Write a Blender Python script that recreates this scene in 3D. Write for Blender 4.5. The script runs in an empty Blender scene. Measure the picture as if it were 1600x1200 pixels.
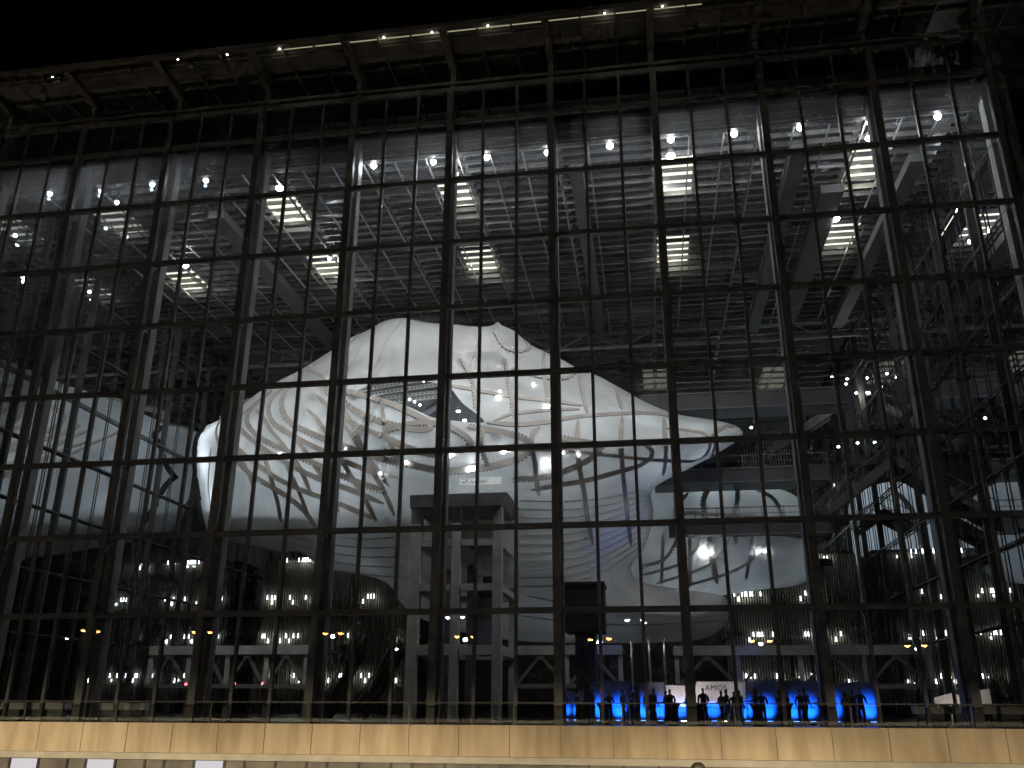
import bpy, bmesh, math, random
import numpy as np
from mathutils import Vector, Matrix
from mathutils.geometry import delaunay_2d_cdt

random.seed(7)
SC = bpy.context.scene
COL = SC.collection
rad = math.radians

# ------------------------------------------------------------------ camera
YAW, PITCH, ROLL = -0.154, 0.3488, 0.0036
F_PX = 1371.2
CAM = np.array([4.695, -45.60, -4.44])
cy_, sy_, cp_, sp_ = math.cos(YAW), math.sin(YAW), math.cos(PITCH), math.sin(PITCH)
_f = np.array([sy_*cp_, cy_*cp_, sp_]); _r0 = np.array([cy_, -sy_, 0.0]); _u0 = np.cross(_r0, _f)
_r = math.cos(ROLL)*_r0 + math.sin(ROLL)*_u0
_u = -math.sin(ROLL)*_r0 + math.cos(ROLL)*_u0
cam_data = bpy.data.cameras.new("camera"); cam = bpy.data.objects.new("camera", cam_data); COL.objects.link(cam)
cam.matrix_world = Matrix(((_r[0], _u[0], -_f[0], CAM[0]), (_r[1], _u[1], -_f[1], CAM[1]),
                           (_r[2], _u[2], -_f[2], CAM[2]), (0, 0, 0, 1)))
cam_data.sensor_width = 36; cam_data.lens = F_PX/1600*36
cam_data.clip_start = 0.1; cam_data.clip_end = 3000
SC.camera = cam

# ------------------------------------------------------------------ night sky, exposure
world = bpy.data.worlds.new("World"); SC.world = world; world.use_nodes = True
wn = world.node_tree; wn.nodes.clear()
wo = wn.nodes.new("ShaderNodeOutputWorld"); wb = wn.nodes.new("ShaderNodeBackground"); ws = wn.nodes.new("ShaderNodeTexSky")
ws.sky_type = 'NISHITA'; ws.sun_disc = False; ws.sun_elevation = rad(-5); ws.sun_rotation = rad(150)
wb.inputs[1].default_value = 0.05
wn.links.new(ws.outputs[0], wb.inputs[0]); wn.links.new(wb.outputs[0], wo.inputs[0])
SC.view_settings.view_transform = 'Standard'; SC.view_settings.look = 'None'
SC.view_settings.exposure = 0.7; SC.view_settings.gamma = 1.0; SC.view_settings.use_curve_mapping = False
cyc = SC.cycles
cyc.use_denoising = True; cyc.max_bounces = 4; cyc.diffuse_bounces = 2; cyc.glossy_bounces = 3
cyc.transmission_bounces = 4; cyc.transparent_max_bounces = 8
cyc.caustics_reflective = False; cyc.caustics_refractive = False; cyc.sample_clamp_indirect = 1.5
cyc.use_light_tree = True; cyc.use_adaptive_sampling = True; cyc.adaptive_threshold = .02; cyc.adaptive_min_samples = 12

# ------------------------------------------------------------------ helpers
def at(x, y, Y=None, Z=None, X=None):
    """a point of the photograph (1600 x 1200) at a known depth, height or side plane"""
    d = _f*F_PX + _r*(x-800) + _u*(600-y)
    if Y is not None: t = (Y-CAM[1])/d[1]
    elif Z is not None: t = (Z-CAM[2])/d[2]
    else: t = (X-CAM[0])/d[0]
    return Vector(CAM + d*t)

def link(o, parent=None):
    COL.objects.link(o)
    if parent is not None:
        o.parent = parent
        o.matrix_parent_inverse = Matrix.Translation(-Vector(parent.location))
    return o
def tag(o, label=None, cat=None, group=None, kind=None):
    if label: o["label"] = label
    if cat: o["category"] = cat
    if group: o["group"] = group
    if kind: o["kind"] = kind
    return o
def thing(name, loc, label, cat, group=None, kind=None):
    o = bpy.data.objects.new(name, None); o.location = loc; COL.objects.link(o); o.empty_display_size = .3
    return tag(o, label, cat, group, kind)

_boxes = {}
def boxmesh(sx, sy, sz, mat):
    k = (round(sx, 3), round(sy, 3), round(sz, 3), mat.name)
    if k not in _boxes:
        a, b, c = sx/2, sy/2, sz/2
        v = [(-a,-b,-c),(a,-b,-c),(a,b,-c),(-a,b,-c),(-a,-b,c),(a,-b,c),(a,b,c),(-a,b,c)]
        f = [(0,3,2,1),(4,5,6,7),(0,1,5,4),(1,2,6,5),(2,3,7,6),(3,0,4,7)]
        me = bpy.data.meshes.new("block"); me.from_pydata(v, [], f); me.materials.append(mat); _boxes[k] = me
    return _boxes[k]
def box(name, lo, hi, mat, parent=None):
    lo, hi = Vector(lo), Vector(hi); s = hi-lo
    o = bpy.data.objects.new(name, boxmesh(abs(s.x), abs(s.y), abs(s.z), mat))
    o.location = (lo+hi)/2
    return link(o, parent)
class MB:
    def __init__(s): s.v = []; s.f = []
    def add(s, v, f):
        n = len(s.v); s.v += [tuple(p) for p in v]; s.f += [tuple(i+n for i in q) for q in f]
    def box(s, lo, hi):
        (a,b,c),(d,e,g) = lo, hi
        s.add([(a,b,c),(d,b,c),(d,e,c),(a,e,c),(a,b,g),(d,b,g),(d,e,g),(a,e,g)],
              [(0,3,2,1),(4,5,6,7),(0,1,5,4),(1,2,6,5),(2,3,7,6),(3,0,4,7)])
    def beam(s, p, q, w, h, up=(0,0,1)):
        p, q = Vector(p), Vector(q); d = (q-p).normalized(); u = Vector(up)
        if abs(d.dot(u)) > .98: u = Vector((0,1,0))
        r = d.cross(u).normalized(); u = r.cross(d).normalized(); r *= w/2; u *= h/2
        s.add([p-r-u,p+r-u,p+r+u,p-r+u,q-r-u,q+r-u,q+r+u,q-r+u],
              [(0,1,2,3),(7,6,5,4),(0,4,5,1),(1,5,6,2),(2,6,7,3),(3,7,4,0)])
    def lathe(s, prof, n=12, c=(0,0,0), cap=True):
        v, f = [], []
        for (r, z) in prof:
            for k in range(n):
                a = 2*math.pi*k/n; v.append((c[0]+r*math.cos(a), c[1]+r*math.sin(a), c[2]+z))
        for i in range(len(prof)-1):
            for k in range(n):
                f.append((i*n+k, i*n+(k+1) % n, (i+1)*n+(k+1) % n, (i+1)*n+k))
        if cap: f += [tuple(range(n))[::-1], tuple(range((len(prof)-1)*n, len(prof)*n))]
        s.add(v, f)
    def build(s, name, mat, parent=None, smooth=False):
        me = bpy.data.meshes.new(name); me.from_pydata(s.v, [], s.f); me.materials.append(mat)
        if smooth: me.shade_smooth()
        o = bpy.data.objects.new(name, me); return link(o, parent)
def beam(name, p, q, w, h, mat, parent=None, up=(0,0,1)):
    m = MB(); m.beam(p, q, w, h, up); return m.build(name, mat, parent)

# ------------------------------------------------------------------ materials
def mat(name, col, rough=.6, metal=0.0, noise=0.0, nscale=3.0, bump=0.0, stretch=(1,1,1), emit=None, estr=0.0, spec=.5, tint=None):
    m = bpy.data.materials.new(name); m.use_nodes = True
    nt = m.node_tree; b = nt.nodes["Principled BSDF"]
    b.inputs["Base Color"].default_value = (*col, 1); b.inputs["Roughness"].default_value = rough
    b.inputs["Metallic"].default_value = metal; b.inputs["Specular IOR Level"].default_value = spec
    if noise or bump:
        tc = nt.nodes.new("ShaderNodeTexCoord"); mp = nt.nodes.new("ShaderNodeMapping"); mp.inputs["Scale"].default_value = stretch
        gm = nt.nodes.new("ShaderNodeNewGeometry")
        nt.links.new(gm.outputs["Position"], mp.inputs[0])
        nz = nt.nodes.new("ShaderNodeTexNoise"); nz.inputs["Scale"].default_value = nscale; nz.inputs["Detail"].default_value = 6
        nt.links.new(mp.outputs[0], nz.inputs[0])
        if noise:
            rp = nt.nodes.new("ShaderNodeValToRGB")
            t = tint or col
            rp.color_ramp.elements[0].position = .3; rp.color_ramp.elements[1].position = .72
            rp.color_ramp.elements[0].color = (*[c*(1-noise) for c in t], 1)
            rp.color_ramp.elements[1].color = (*[min(1, c*(1+noise*.6)) for c in col], 1)
            nt.links.new(nz.outputs[0], rp.inputs[0]); nt.links.new(rp.outputs[0], b.inputs["Base Color"])
            mr = nt.nodes.new("ShaderNodeMapRange"); mr.inputs[3].default_value = max(.05, rough-.12); mr.inputs[4].default_value = min(1, rough+.15)
            nt.links.new(nz.outputs[0], mr.inputs[0]); nt.links.new(mr.outputs[0], b.inputs["Roughness"])
        if bump:
            bp = nt.nodes.new("ShaderNodeBump"); bp.inputs["Strength"].default_value = bump; bp.inputs["Distance"].default_value = .02
            nt.links.new(nz.outputs[0], bp.inputs["Height"]); nt.links.new(bp.outputs[0], b.inputs["Normal"])
    if emit:
        b.inputs["Emission Color"].default_value = (*emit, 1); b.inputs["Emission Strength"].default_value = estr
    return m
def glow(name, col, s):
    m = bpy.data.materials.new(name); m.use_nodes = True; nt = m.node_tree; nt.nodes.clear()
    o = nt.nodes.new("ShaderNodeOutputMaterial"); e = nt.nodes.new("ShaderNodeEmission")
    e.inputs[0].default_value = (*col, 1); e.inputs[1].default_value = s; nt.links.new(e.outputs[0], o.inputs[0]); m.cycles.emission_sampling = 'NONE'; return m
def glass(name, tint, base, gain, rough=.0, dust_veil=0):
    m = bpy.data.materials.new(name); m.use_nodes = True; nt = m.node_tree; nt.nodes.clear()
    o = nt.nodes.new("ShaderNodeOutputMaterial"); t = nt.nodes.new("ShaderNodeBsdfTransparent"); g = nt.nodes.new("ShaderNodeBsdfGlossy")
    mx = nt.nodes.new("ShaderNodeMixShader"); fr = nt.nodes.new("ShaderNodeFresnel"); fr.inputs[0].default_value = 1.5
    ma = nt.nodes.new("ShaderNodeMath"); ma.operation = 'MULTIPLY_ADD'; ma.inputs[1].default_value = gain; ma.inputs[2].default_value = base; ma.use_clamp = True
    t.inputs[0].default_value = (*tint, 1); g.inputs[0].default_value = (.9, .95, 1, 1); g.inputs["Roughness"].default_value = rough
    nt.links.new(fr.outputs[0], ma.inputs[0]); nt.links.new(ma.outputs[0], mx.inputs[0])
    nt.links.new(t.outputs[0], mx.inputs[1]); nt.links.new(g.outputs[0], mx.inputs[2])
    if dust_veil:  # dust film that also stands in for the grey haze veil over the hall
        tr = nt.nodes.new("ShaderNodeBsdfTranslucent"); tr.inputs[0].default_value = (.95, .95, .97, 1); m3 = nt.nodes.new("ShaderNodeMixShader")
        nz = nt.nodes.new("ShaderNodeTexNoise"); nz.inputs["Scale"].default_value = .22; nz.inputs["Detail"].default_value = 5
        gm = nt.nodes.new("ShaderNodeNewGeometry"); nt.links.new(gm.outputs["Position"], nz.inputs[0])
        mr = nt.nodes.new("ShaderNodeMapRange"); mr.inputs[1].default_value = .3; mr.inputs[2].default_value = .7; mr.inputs[3].default_value = dust_veil*.55; mr.inputs[4].default_value = dust_veil*1.5
        nt.links.new(nz.outputs[0], mr.inputs[0]); nt.links.new(mr.outputs[0], m3.inputs[0])
        nt.links.new(mx.outputs[0], m3.inputs[1]); nt.links.new(tr.outputs[0], m3.inputs[2]); nt.links.new(m3.outputs[0], o.inputs[0])
    else: nt.links.new(mx.outputs[0], o.inputs[0])
    return m
def membrane_mat(name, col, trans):
    m = bpy.data.materials.new(name); m.use_nodes = True; nt = m.node_tree; nt.nodes.clear()
    o = nt.nodes.new("ShaderNodeOutputMaterial"); d = nt.nodes.new("ShaderNodeBsdfDiffuse"); t = nt.nodes.new("ShaderNodeBsdfTranslucent")
    g = nt.nodes.new("ShaderNodeBsdfGlossy"); g.inputs["Roughness"].default_value = .35
    mx = nt.nodes.new("ShaderNodeMixShader"); m2 = nt.nodes.new("ShaderNodeMixShader")
    nz = nt.nodes.new("ShaderNodeTexNoise"); nz.inputs["Scale"].default_value = .35; nz.inputs["Detail"].default_value = 5
    gm = nt.nodes.new("ShaderNodeNewGeometry"); nt.links.new(gm.outputs["Position"], nz.inputs[0])
    rp = nt.nodes.new("ShaderNodeValToRGB"); rp.color_ramp.elements[0].position = .3; rp.color_ramp.elements[1].position = .7
    rp.color_ramp.elements[0].color = (*[c*.74 for c in col], 1); rp.color_ramp.elements[1].color = (*col, 1)
    nt.links.new(nz.outputs[0], rp.inputs[0])
    for n in (d, t): nt.links.new(rp.outputs[0], n.inputs[0])
    mx.inputs[0].default_value = trans; m2.inputs[0].default_value = .05
    nt.links.new(d.outputs[0], mx.inputs[1]); nt.links.new(t.outputs[0], mx.inputs[2])
    nt.links.new(mx.outputs[0], m2.inputs[1]); nt.links.new(g.outputs[0], m2.inputs[2]); nt.links.new(m2.outputs[0], o.inputs[0]); return m

M = dict(
 cap   = mat("dark_bronze_paint", (.092,.097,.105), .5, .1, .25, 2),
 column= mat("grey_steel_paint", (.25,.245,.24), .5, .1, .2, 1.5),
 steel = mat("mid_grey_steel", (.20,.195,.19), .5, .2, .2, 1.5),
 slat  = mat("aluminium_slat", (.24,.24,.25), .38, .55, .15, 1.0),
 slat2 = mat("dull_slat", (.12,.12,.125), .5, .4, .3, .5), slat3 = mat("pale_slat", (.34,.335,.33), .45, .4, .3, .5),
 canopy = mat("dull_canopy_steel", (.095,.093,.092), .6, .1, .3, .7),
 dark  = mat("dark_metal", (.035,.034,.034), .4, .3, .3, 2),
 black = mat("black_cladding", (.006,.006,.006), .7, 0, .3, 2),
 roofdeck = mat("glossy_dark_deck", (.10,.105,.12), .28, .5, .35, .25),
 soffit= mat("grey_soffit_panel", (.24,.235,.235), .55, 0, .2, .6),
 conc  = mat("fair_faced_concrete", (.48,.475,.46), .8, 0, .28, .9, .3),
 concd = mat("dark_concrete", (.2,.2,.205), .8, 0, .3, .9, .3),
 walk  = mat("walkway_grey", (.085,.088,.093), .55, .1, .25, .8),
 trav  = mat("travertine_panel", (.50,.42,.30), .7, 0, .22, 1.1, .25, (1.6,1.6,.25), tint=(.47,.37,.25)),
 ledge = mat("stone_ledge", (.45,.43,.38), .7, 0, .2, 1.2, .2),
 floor = mat("polished_stone_floor", (.085,.075,.065), .3, 0, .25, .5),
 pave  = mat("pavement_stone", (.16,.155,.145), .8, 0, .3, 1.5, .4),
 road  = mat("asphalt", (.05,.05,.05), .85, 0, .3, 6, .4),
 sidesteel = mat("dark_side_steel", (.05,.048,.047), .5, .2, .2, 1.5),
 rib   = mat("taupe_rib", (.52,.48,.44), .6, .1, .2, .8),
 seam  = mat("membrane_seam", (.55,.53,.50), .6),
 lacing= mat("dark_lacing", (.13,.13,.13), .6),
 fin   = mat("cream_fin", (.34,.33,.26), .6, 0, .2, .8),
 slab  = mat("gallery_slab", (.10,.10,.095), .7, 0, .2, .8),
 white = mat("white_panel", (.75,.73,.72), .6, 0, .06, 1),
 fabric= mat("pale_fabric", (.62,.62,.66), .85, 0, .1, 3, .1),
 partition = mat("grey_partition", (.17,.18,.21), .7, 0, .15, .8),
 chrome= mat("brushed_steel", (.6,.6,.6), .25, .9),
 ink   = mat("dark_ink", (.05,.045,.045), .7),
 faint = mat("faint_grey_ink", (.52,.52,.52), .7),
 redlens = glow("red_lens", (1,.05,.06), 120), off = mat("dark_lens", (.03,.02,.02), .3),
 bulb  = glow("white_bulb", (.94,.97,1), 60), bulbw = glow("warm_bulb", (1,.93,.72), 40), dot = glow("cool_dot", (.93,.97,1), 9),
 signglow = glow("sign_glow", (.92,.96,.90), .36),
 paneld = glow("dim_ceiling_panel", (1,.95,.76), .09),
 panel = glow("lit_ceiling_panel", (1,.95,.76), 1.15),
 shop  = glow("lit_shop_wall", (.95,.9,.93), .42), shopd = mat("dim_shop_wall", (.16,.15,.14), .7, 0, .5, .8),
 sodium= glow("sodium_lens", (1,.36,.08), 75), coolsod = glow("white_street_lens", (.9,.95,1), 120), strip = glow("louvre_glow", (1,.93,.6), .22),
 blue  = glow("blue_lens", (.05,.22,1), 12),
 glassf= glass("front_glass", (.90,.92,.93), .0, .85, 0, .027), glasss = glass("side_glass", (.40,.44,.46), .74, 1.4),
 glassb= glass("balustrade_glass", (.8,.8,.78), .01, .8),
 skin_ = mat("skin", (.45,.28,.2), .6), hair = mat("dark_hair", (.010,.008,.006), .6), cloth = mat("dark_cloth", (.03,.03,.036), .85, 0, .2, 8),
 cloth2= mat("grey_cloth", (.09,.085,.085), .85, 0, .2, 8), trous = mat("dark_trousers", (.018,.019,.024), .85),
 mem   = membrane_mat("cloud_membrane", (.80,.80,.79), .42), mem2 = membrane_mat("lobe_membrane", (.76,.77,.77), .42),
 yellow= mat("yellow_sign", (.7,.55,.05), .6),
)
def light(name, kind, loc, power, col, size=.1, parent=None, aim=None, spot=70, blend=.5):
    d = bpy.data.lights.new(name, kind); d.energy = power; d.color = col; d.shadow_soft_size = size
    o = bpy.data.objects.new(name, d); o.location = loc
    if kind == 'SPOT':
        d.spot_size = rad(spot); d.spot_blend = blend
    if aim is not None:
        o.rotation_euler = (Vector(aim)-Vector(loc)).to_track_quat('-Z', 'Y').to_euler()
    return link(o, parent)
ORD = "first second third fourth fifth sixth seventh eighth ninth tenth eleventh twelfth thirteenth fourteenth fifteenth sixteenth seventeenth eighteenth nineteenth twentieth".split()

# ------------------------------------------------------------------ dimensions of the glass hall
B = 6.4; ROW = 4.317; DECK = -5.5; TOP = 32.65
XL, XR = -6*B, 4*B
ROWS = [DECK+.05] + [k*ROW for k in range(0, 8)] + [TOP]
YB = 89.6
CEIL = 29.5

# ------------------------------------------------------------------ ground, court, deck
def struct(name, lo, hi, m, label=None):
    o = box(name, lo, hi, m); return tag(o, label, None, None, "structure")
struct("ground", (-900,-900,-13), (900,900,-12), M['road'])
struct("street", (-400,-300,-12), (400,-58,-6.22), M['road'])
struct("pavement", (-400,-57.9,-12), (400,-40.2,-6.1), M['pave'])
for k in range(4):
    o = struct("step", (-60,-40.2+k*.34,-12), (60,-39.86+k*.34,-6.1-.16*(k+1)), M['pave'])
struct("terrace", (-60,-38.84,-12), (60,-30,-6.76), M['pave'])
struct("court_floor", (-60,-30,-12), (60,-2.6,-9.6), M['pave'])
struct("hall_floor", (XL-6,-2.2,-9.6), (XR+6,YB+4,DECK), M['floor'])

# podium wall of travertine panels, ledge and the lit lower storey below it
YW = -2.6
pw = box("podium_wall", (XL-20, YW+.06, -9.6), (XR+20, YW+.38, -5.46), M['concd']); tag(pw, "travertine clad podium wall below the glass hall", None, None, "structure")
x = XL-16
k = 0
while x < XR+16:
    w = 2.38
    o = box("panel", (x+.015, YW - random.uniform(0,.012), -6.75), (x+w-.015, YW+.055, -5.40), M['trav'], pw)
    x += w; k += 1
lg = box("ledge", (XL-18, YW-.14, -7.05), (XR+18, YW+.05, -6.76), M['ledge'], pw)
ls = thing("lower_storey", (0, YW, -9.6), "lit lower storey windows under the travertine podium wall", "windows")
x = XL-2
k = 0
pat = "LLDLDLLLDDLDDLDDDLDDDDDLDDDDDDDDDDDDDDD"
while x < XR+6:
    w = 1.55 if k % 3 else 1.0
    lit = pat[k % len(pat)] == 'L' and x < -12
    box("window", (x+.06, YW-.02, -9.5), (x+w-.06, YW+.04, -7.09), M['shop'] if lit else M['shopd'], ls)
    box("frame", (x-.06, YW-.08, -9.6), (x+.058, YW+.05, -7.06), M['dark'], ls)
    x += w; k += 1

# balustrade along the deck edge
bl = thing("glass_balustrade", (0, YW+.6, DECK), "glass balustrade with steel posts along the deck edge", "balustrade")
x = XL-4
while x < XR+4:
    box("post", (x-.03, YW+.55, DECK), (x+.03, YW+.63, DECK+1.05), M['sidesteel'], bl)
    box("pane", (x+.06, YW+.58, DECK+.08), (x+5.0, YW+.60, DECK+.98), M['glassb'], bl)
    x += 5.06
box("rail", (XL-4, YW+.55, DECK+1.05), (XR+4, YW+.63, DECK+1.10), M['sidesteel'], bl)

# ------------------------------------------------------------------ front glass wall
fw = thing("front_glass_wall", (0, 0, DECK), "tall gridded glass front wall of the hall with dark mullions", "glass wall")
for c in range(-6, 5):
    box("mullion", (c*B-.21, -.24, DECK), (c*B+.21, .10, TOP), M['cap'], fw)
    box("column", (c*B-.23, .80, DECK), (c*B+.23, 1.45, 29.9), M['column'], fw)
    for z in ROWS[1:-1]:
        box("bracket", (c*B-.07, .101, z-.12), (c*B+.07, .799, z+.12), M['steel'], fw)
    if c < 4:
        for j in (1, 2):
            xx = c*B + j*B/3
            box("thin_mullion", (xx-.085, -.13, DECK), (xx+.085, .10, TOP), M['cap'], fw)
for i, z in enumerate(ROWS):
    if i == 0: continue
    h = .15 if i < len(ROWS)-1 else .18
    box("transom", (XL-.25, -.17, z-h), (XR+.25, .08, z+h), M['cap'], fw)
    if i < len(ROWS)-1:
        box("transom_cover", (XL-.25, -.21, z-.03), (XR+.25, -.171, z+.03), M['cap'], fw)
rg = random.Random(3)
for c in range(-6, 4):
    for j in range(3):
        x0 = c*B + j*B/3 + (.21 if j == 0 else .085); x1 = c*B + (j+1)*B/3 - (.21 if j == 2 else .085)
        for i in range(len(ROWS)-1):
            o = box("pane", (x0, -.035, ROWS[i]+.1), (x1, -.03, ROWS[i+1]-.1), M['glassf'], fw)
            o.rotation_euler = (rg.uniform(-.0016,.0016), 0, rg.uniform(-.0016,.0016))

# ------------------------------------------------------------------ side glass walls
def side_wall(name, X, sgn, label):
    w = thing(name, (X, YB/2, DECK), label, "glass wall")
    n = int(round(YB/B))
    for k in range(1, n+1):
        box("column", (X-.15, k*B-.13, DECK), (X+.15, k*B+.13, 29.8), M['sidesteel'], w)
    for k in range(1, int(n*3)):
        if k % 3:
            yy = k*B/3
            box("thin_mullion", (X-.035, yy-.03, DECK), (X+.035, yy+.03, 29.8), M['sidesteel'], w)
    for z in ROWS[1:]:
        if z < 31: box("transom", (X-.20*sgn-.04, .3, z-.05), (X-.20*sgn+.04, YB, z+.05), M['sidesteel'], w)
    for k in range(n):
        for i in range(len(ROWS)-2):
            box("pane", (X+.1*sgn-.003, k*B+.3, ROWS[i]+.05), (X+.1*sgn+.003, (k+1)*B-.2, ROWS[i+1]-.05), M['glasss'], w)
    box("corner_post", (X+.26*sgn, -.3, DECK), (X+.75*sgn, .5, TOP+.2), M['cap'], w)
side_wall("side_glass_wall", XL, -1, "side glass wall at the left reflecting the cloud")
side_wall("side_glass_wall", XR, 1, "side glass wall at the right with receding transoms")

# ------------------------------------------------------------------ roof canopy
rc = thing("roof_canopy", (0, -1.5, 33), "projecting steel roof canopy with cantilever beams above the glass", "canopy")
ZR = 35.0
for c in range(-7, 6):
    m = MB(); m.add([(c*B-.22,-3.0,ZR-.12),(c*B+.22,-3.0,ZR-.12),(c*B+.22,-3.0,ZR+.3),(c*B-.22,-3.0,ZR+.3),
                     (c*B-.22,1.6,ZR-.7),(c*B+.22,1.6,ZR-.7),(c*B+.22,1.6,ZR+.3),(c*B-.22,1.6,ZR+.3)],
                    [(0,1,2,3),(7,6,5,4),(0,4,5,1),(1,5,6,2),(2,6,7,3),(3,7,4,0)])
    m.build("cantilever_beam", M['canopy'], rc)
    box("post", (c*B-.17, .35, TOP+.17), (c*B+.17, .75, ZR-.56), M['canopy'], rc)
    for j in (1, 2):
        xx = c*B + j*B/3
        box("thin_joist", (xx-.05, -2.9, ZR+.06), (xx+.05, 3.0, ZR+.22), M['canopy'], rc)
for yy, w, h, m in ((-3.05,.14,.34,'canopy'), (-2.05,.1,.14,'canopy'), (-.55,.12,.2,'canopy'), (.30,.1,.14,'canopy')):
    box("purlin", (XL-8, yy-w, ZR+.32-h), (XR+8, yy+w, ZR+.318), M[m], rc)
box("soffit", (XL-8, -2.9, ZR+.33), (XR+8, 9, ZR+.45), M['dark'], rc)
box("fascia_panel", (XL-8, -1.9, ZR+.1), (XR+8, -.7, ZR+.20), M['canopy'], rc)
box("fascia_panel", (XL-8, -.05, TOP+.5), (XR+8, .05, TOP+.72), M['canopy'], rc)
for k in range(9):
    yy = -2.9+.09*k
    box("louvre", (-17.5, yy, ZR+.24), (9.5, yy+.05, ZR+.30), M['strip'] if k in (1,2,5) else M['canopy'], rc)  # some louvres glow by themselves, standing in for light from the canopy lamps
for i, (px, py) in enumerate(((82,120),(278,92),(355,85),(437,76),(600,58),(675,50),(762,40),(945,20),(1035,9))):
    p = at(px, py, Z=ZR+.1)
    lp = thing("canopy_lamp", p, ORD[i]+" small lamp from the left under the canopy edge", "lamp", "small lamps along the canopy edge")
    m = MB(); m.lathe([(.02,.14),(.07,.12),(.09,.03),(.06,-.02)], 10, p); m.build("housing", M['dark'], lp)
    m = MB(); m.lathe([(.05,.0),(.04,-.04),(.02,-.05)], 10, p); m.build("lens", M['bulbw'], lp)
    if 3 <= i: light("lamp_light", 'POINT', p-Vector((0,0,.15)), 5, (1,.93,.7), .06, lp)

# upper soffit behind the top row of glass, edge beam
ub = thing("ceiling_edge_beam", (0, 2.2, 28), "dark edge beam between the top glass row and the slatted ceiling", "beam")
box("beam", (XL+.4, 1.5, 29.0), (XR-.4, 1.85, 31.15), M['dark'], ub)
for z in (29.1, 29.7, 30.3, 30.9): box("flange", (XL+.4, 1.4, z), (XR-.4, 1.498, z+.09), M['steel'], ub)
for k in range(30):
    x0 = XL + k*B/3
    if 0 < k < 30: box("soffit_panel", (x0+.06, 1.9, 31.20), (x0+B/3-.06, 2.0, 32.55), M['soffit'], ub)
    beam("soffit_bar", (x0, .15, 32.5), (x0, 1.88, 32.5), .07, .1, M['steel'], ub)

# ------------------------------------------------------------------ ceiling
cl = box("ceiling", (XL, 2.2, 31.2), (XR, YB, 31.5), M['roofdeck']); tag(cl, "dark glossy roof deck above the slatted ceiling", None, None, "structure")
PATCH = [(1352,238,1352,285),(1052,250,1052,302),(717,285,717,325),(445,305,445,352),(185,328,185,368),(52,345,52,372),
         (1310,352,1312,388),(1050,368,1050,412),(750,388,750,425),(515,402,513,436),(292,422,290,456),(158,435,155,462),(1490,340,1490,372),
         (1208,575,1208,612),(1025,580,1025,612),(1352,596,1350,620)]
yy = 2.6
while yy < 33:
    for c0 in range(-6, 4):
        o = box("slat", (c0*B+.06, yy, CEIL), (c0*B+B-.06, yy+.09, CEIL+.34), M[random.choice(('slat','slat','slat2','slat2','slat3'))], cl)
        o.rotation_euler = (random.gauss(0, .16), 0, random.gauss(0, .002))
    yy += .98
for k in range(31):
    x0 = XL+k*B/3
    if 0 < k < 30: box("carrier", (x0-.04, 2.2, CEIL-.34), (x0+.04, 33, CEIL-.22), M['slat3'], cl)
for c in range(-5, 4):
    box("main_girder", (c*B-.2, 2.2, CEIL+.58), (c*B+.2, YB, 31.15), M['steel'], cl)
for px, py, w, y0, y1 in ((1300,300,.75,9,31),(1225,330,.5,4,33),(1395,330,.5,6,33),(905,300,.45,4,33),(330,330,.6,6,33)):
    p = at(px, py, Z=28.6)
    box("duct", (p.x-w, y0, 28.45), (p.x+w, y1, 29.1), M['walk'], cl)
yy = 35.0
while yy < 88:
    box("joist", (XL+.3, yy, 29.9), (XR-.3, yy+.18, 30.5), M['steel'], cl); yy += 1.9
for i, (xa, ya, xb, yb) in enumerate(PATCH):
    row = 0 if i < 6 else (1 if i < 13 else 2)
    pa, pb = at(xa, ya, Z=CEIL+.45), at(xb, yb, Z=CEIL+.45)
    w = (1.3, 1.3, 1.4)[row]; cx = (pa.x+pb.x)/2
    nm = {0:"front row",1:"middle row",2:"rear row"}[row]
    idx = sorted(range(*((0,6),(6,13),(13,16))[row]), key=lambda q: PATCH[q][0]).index(i)
    t = thing("ceiling_light", (cx, pa.y, CEIL+.5), "warm lit ceiling panel behind slats, %s, %s from the left" % (nm, ORD[idx]), "ceiling light", "lit ceiling panels")
    y0, y1 = pa.y, max(pb.y, pa.y+3.0)
    box("diffuser", (cx-w, y0, CEIL+.62), (cx+w, y1, CEIL+.66), M['paneld' if row == 2 else 'panel'], t)
    box("housing", (cx-w-.1, y0-.1, CEIL+.67), (cx+w+.1, y1+.1, CEIL+.95), M['slat'], t)
    box("side_rail", (cx-w-.12, y0-.4, CEIL-.08), (cx-w-.04, y1+.4, CEIL-.005), M['steel'], t)
    box("side_rail", (cx+w+.04, y0-.4, CEIL-.08), (cx+w+.12, y1+.4, CEIL-.005), M['steel'], t)
    for s in (-.6, .25):
        light("panel_light", 'POINT', (cx+s, y0+(y1-y0)*(.35+.4*(s > 0)), CEIL-.25), (30, 26, 9)[row], (1,.95,.78), .15, t)

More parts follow.
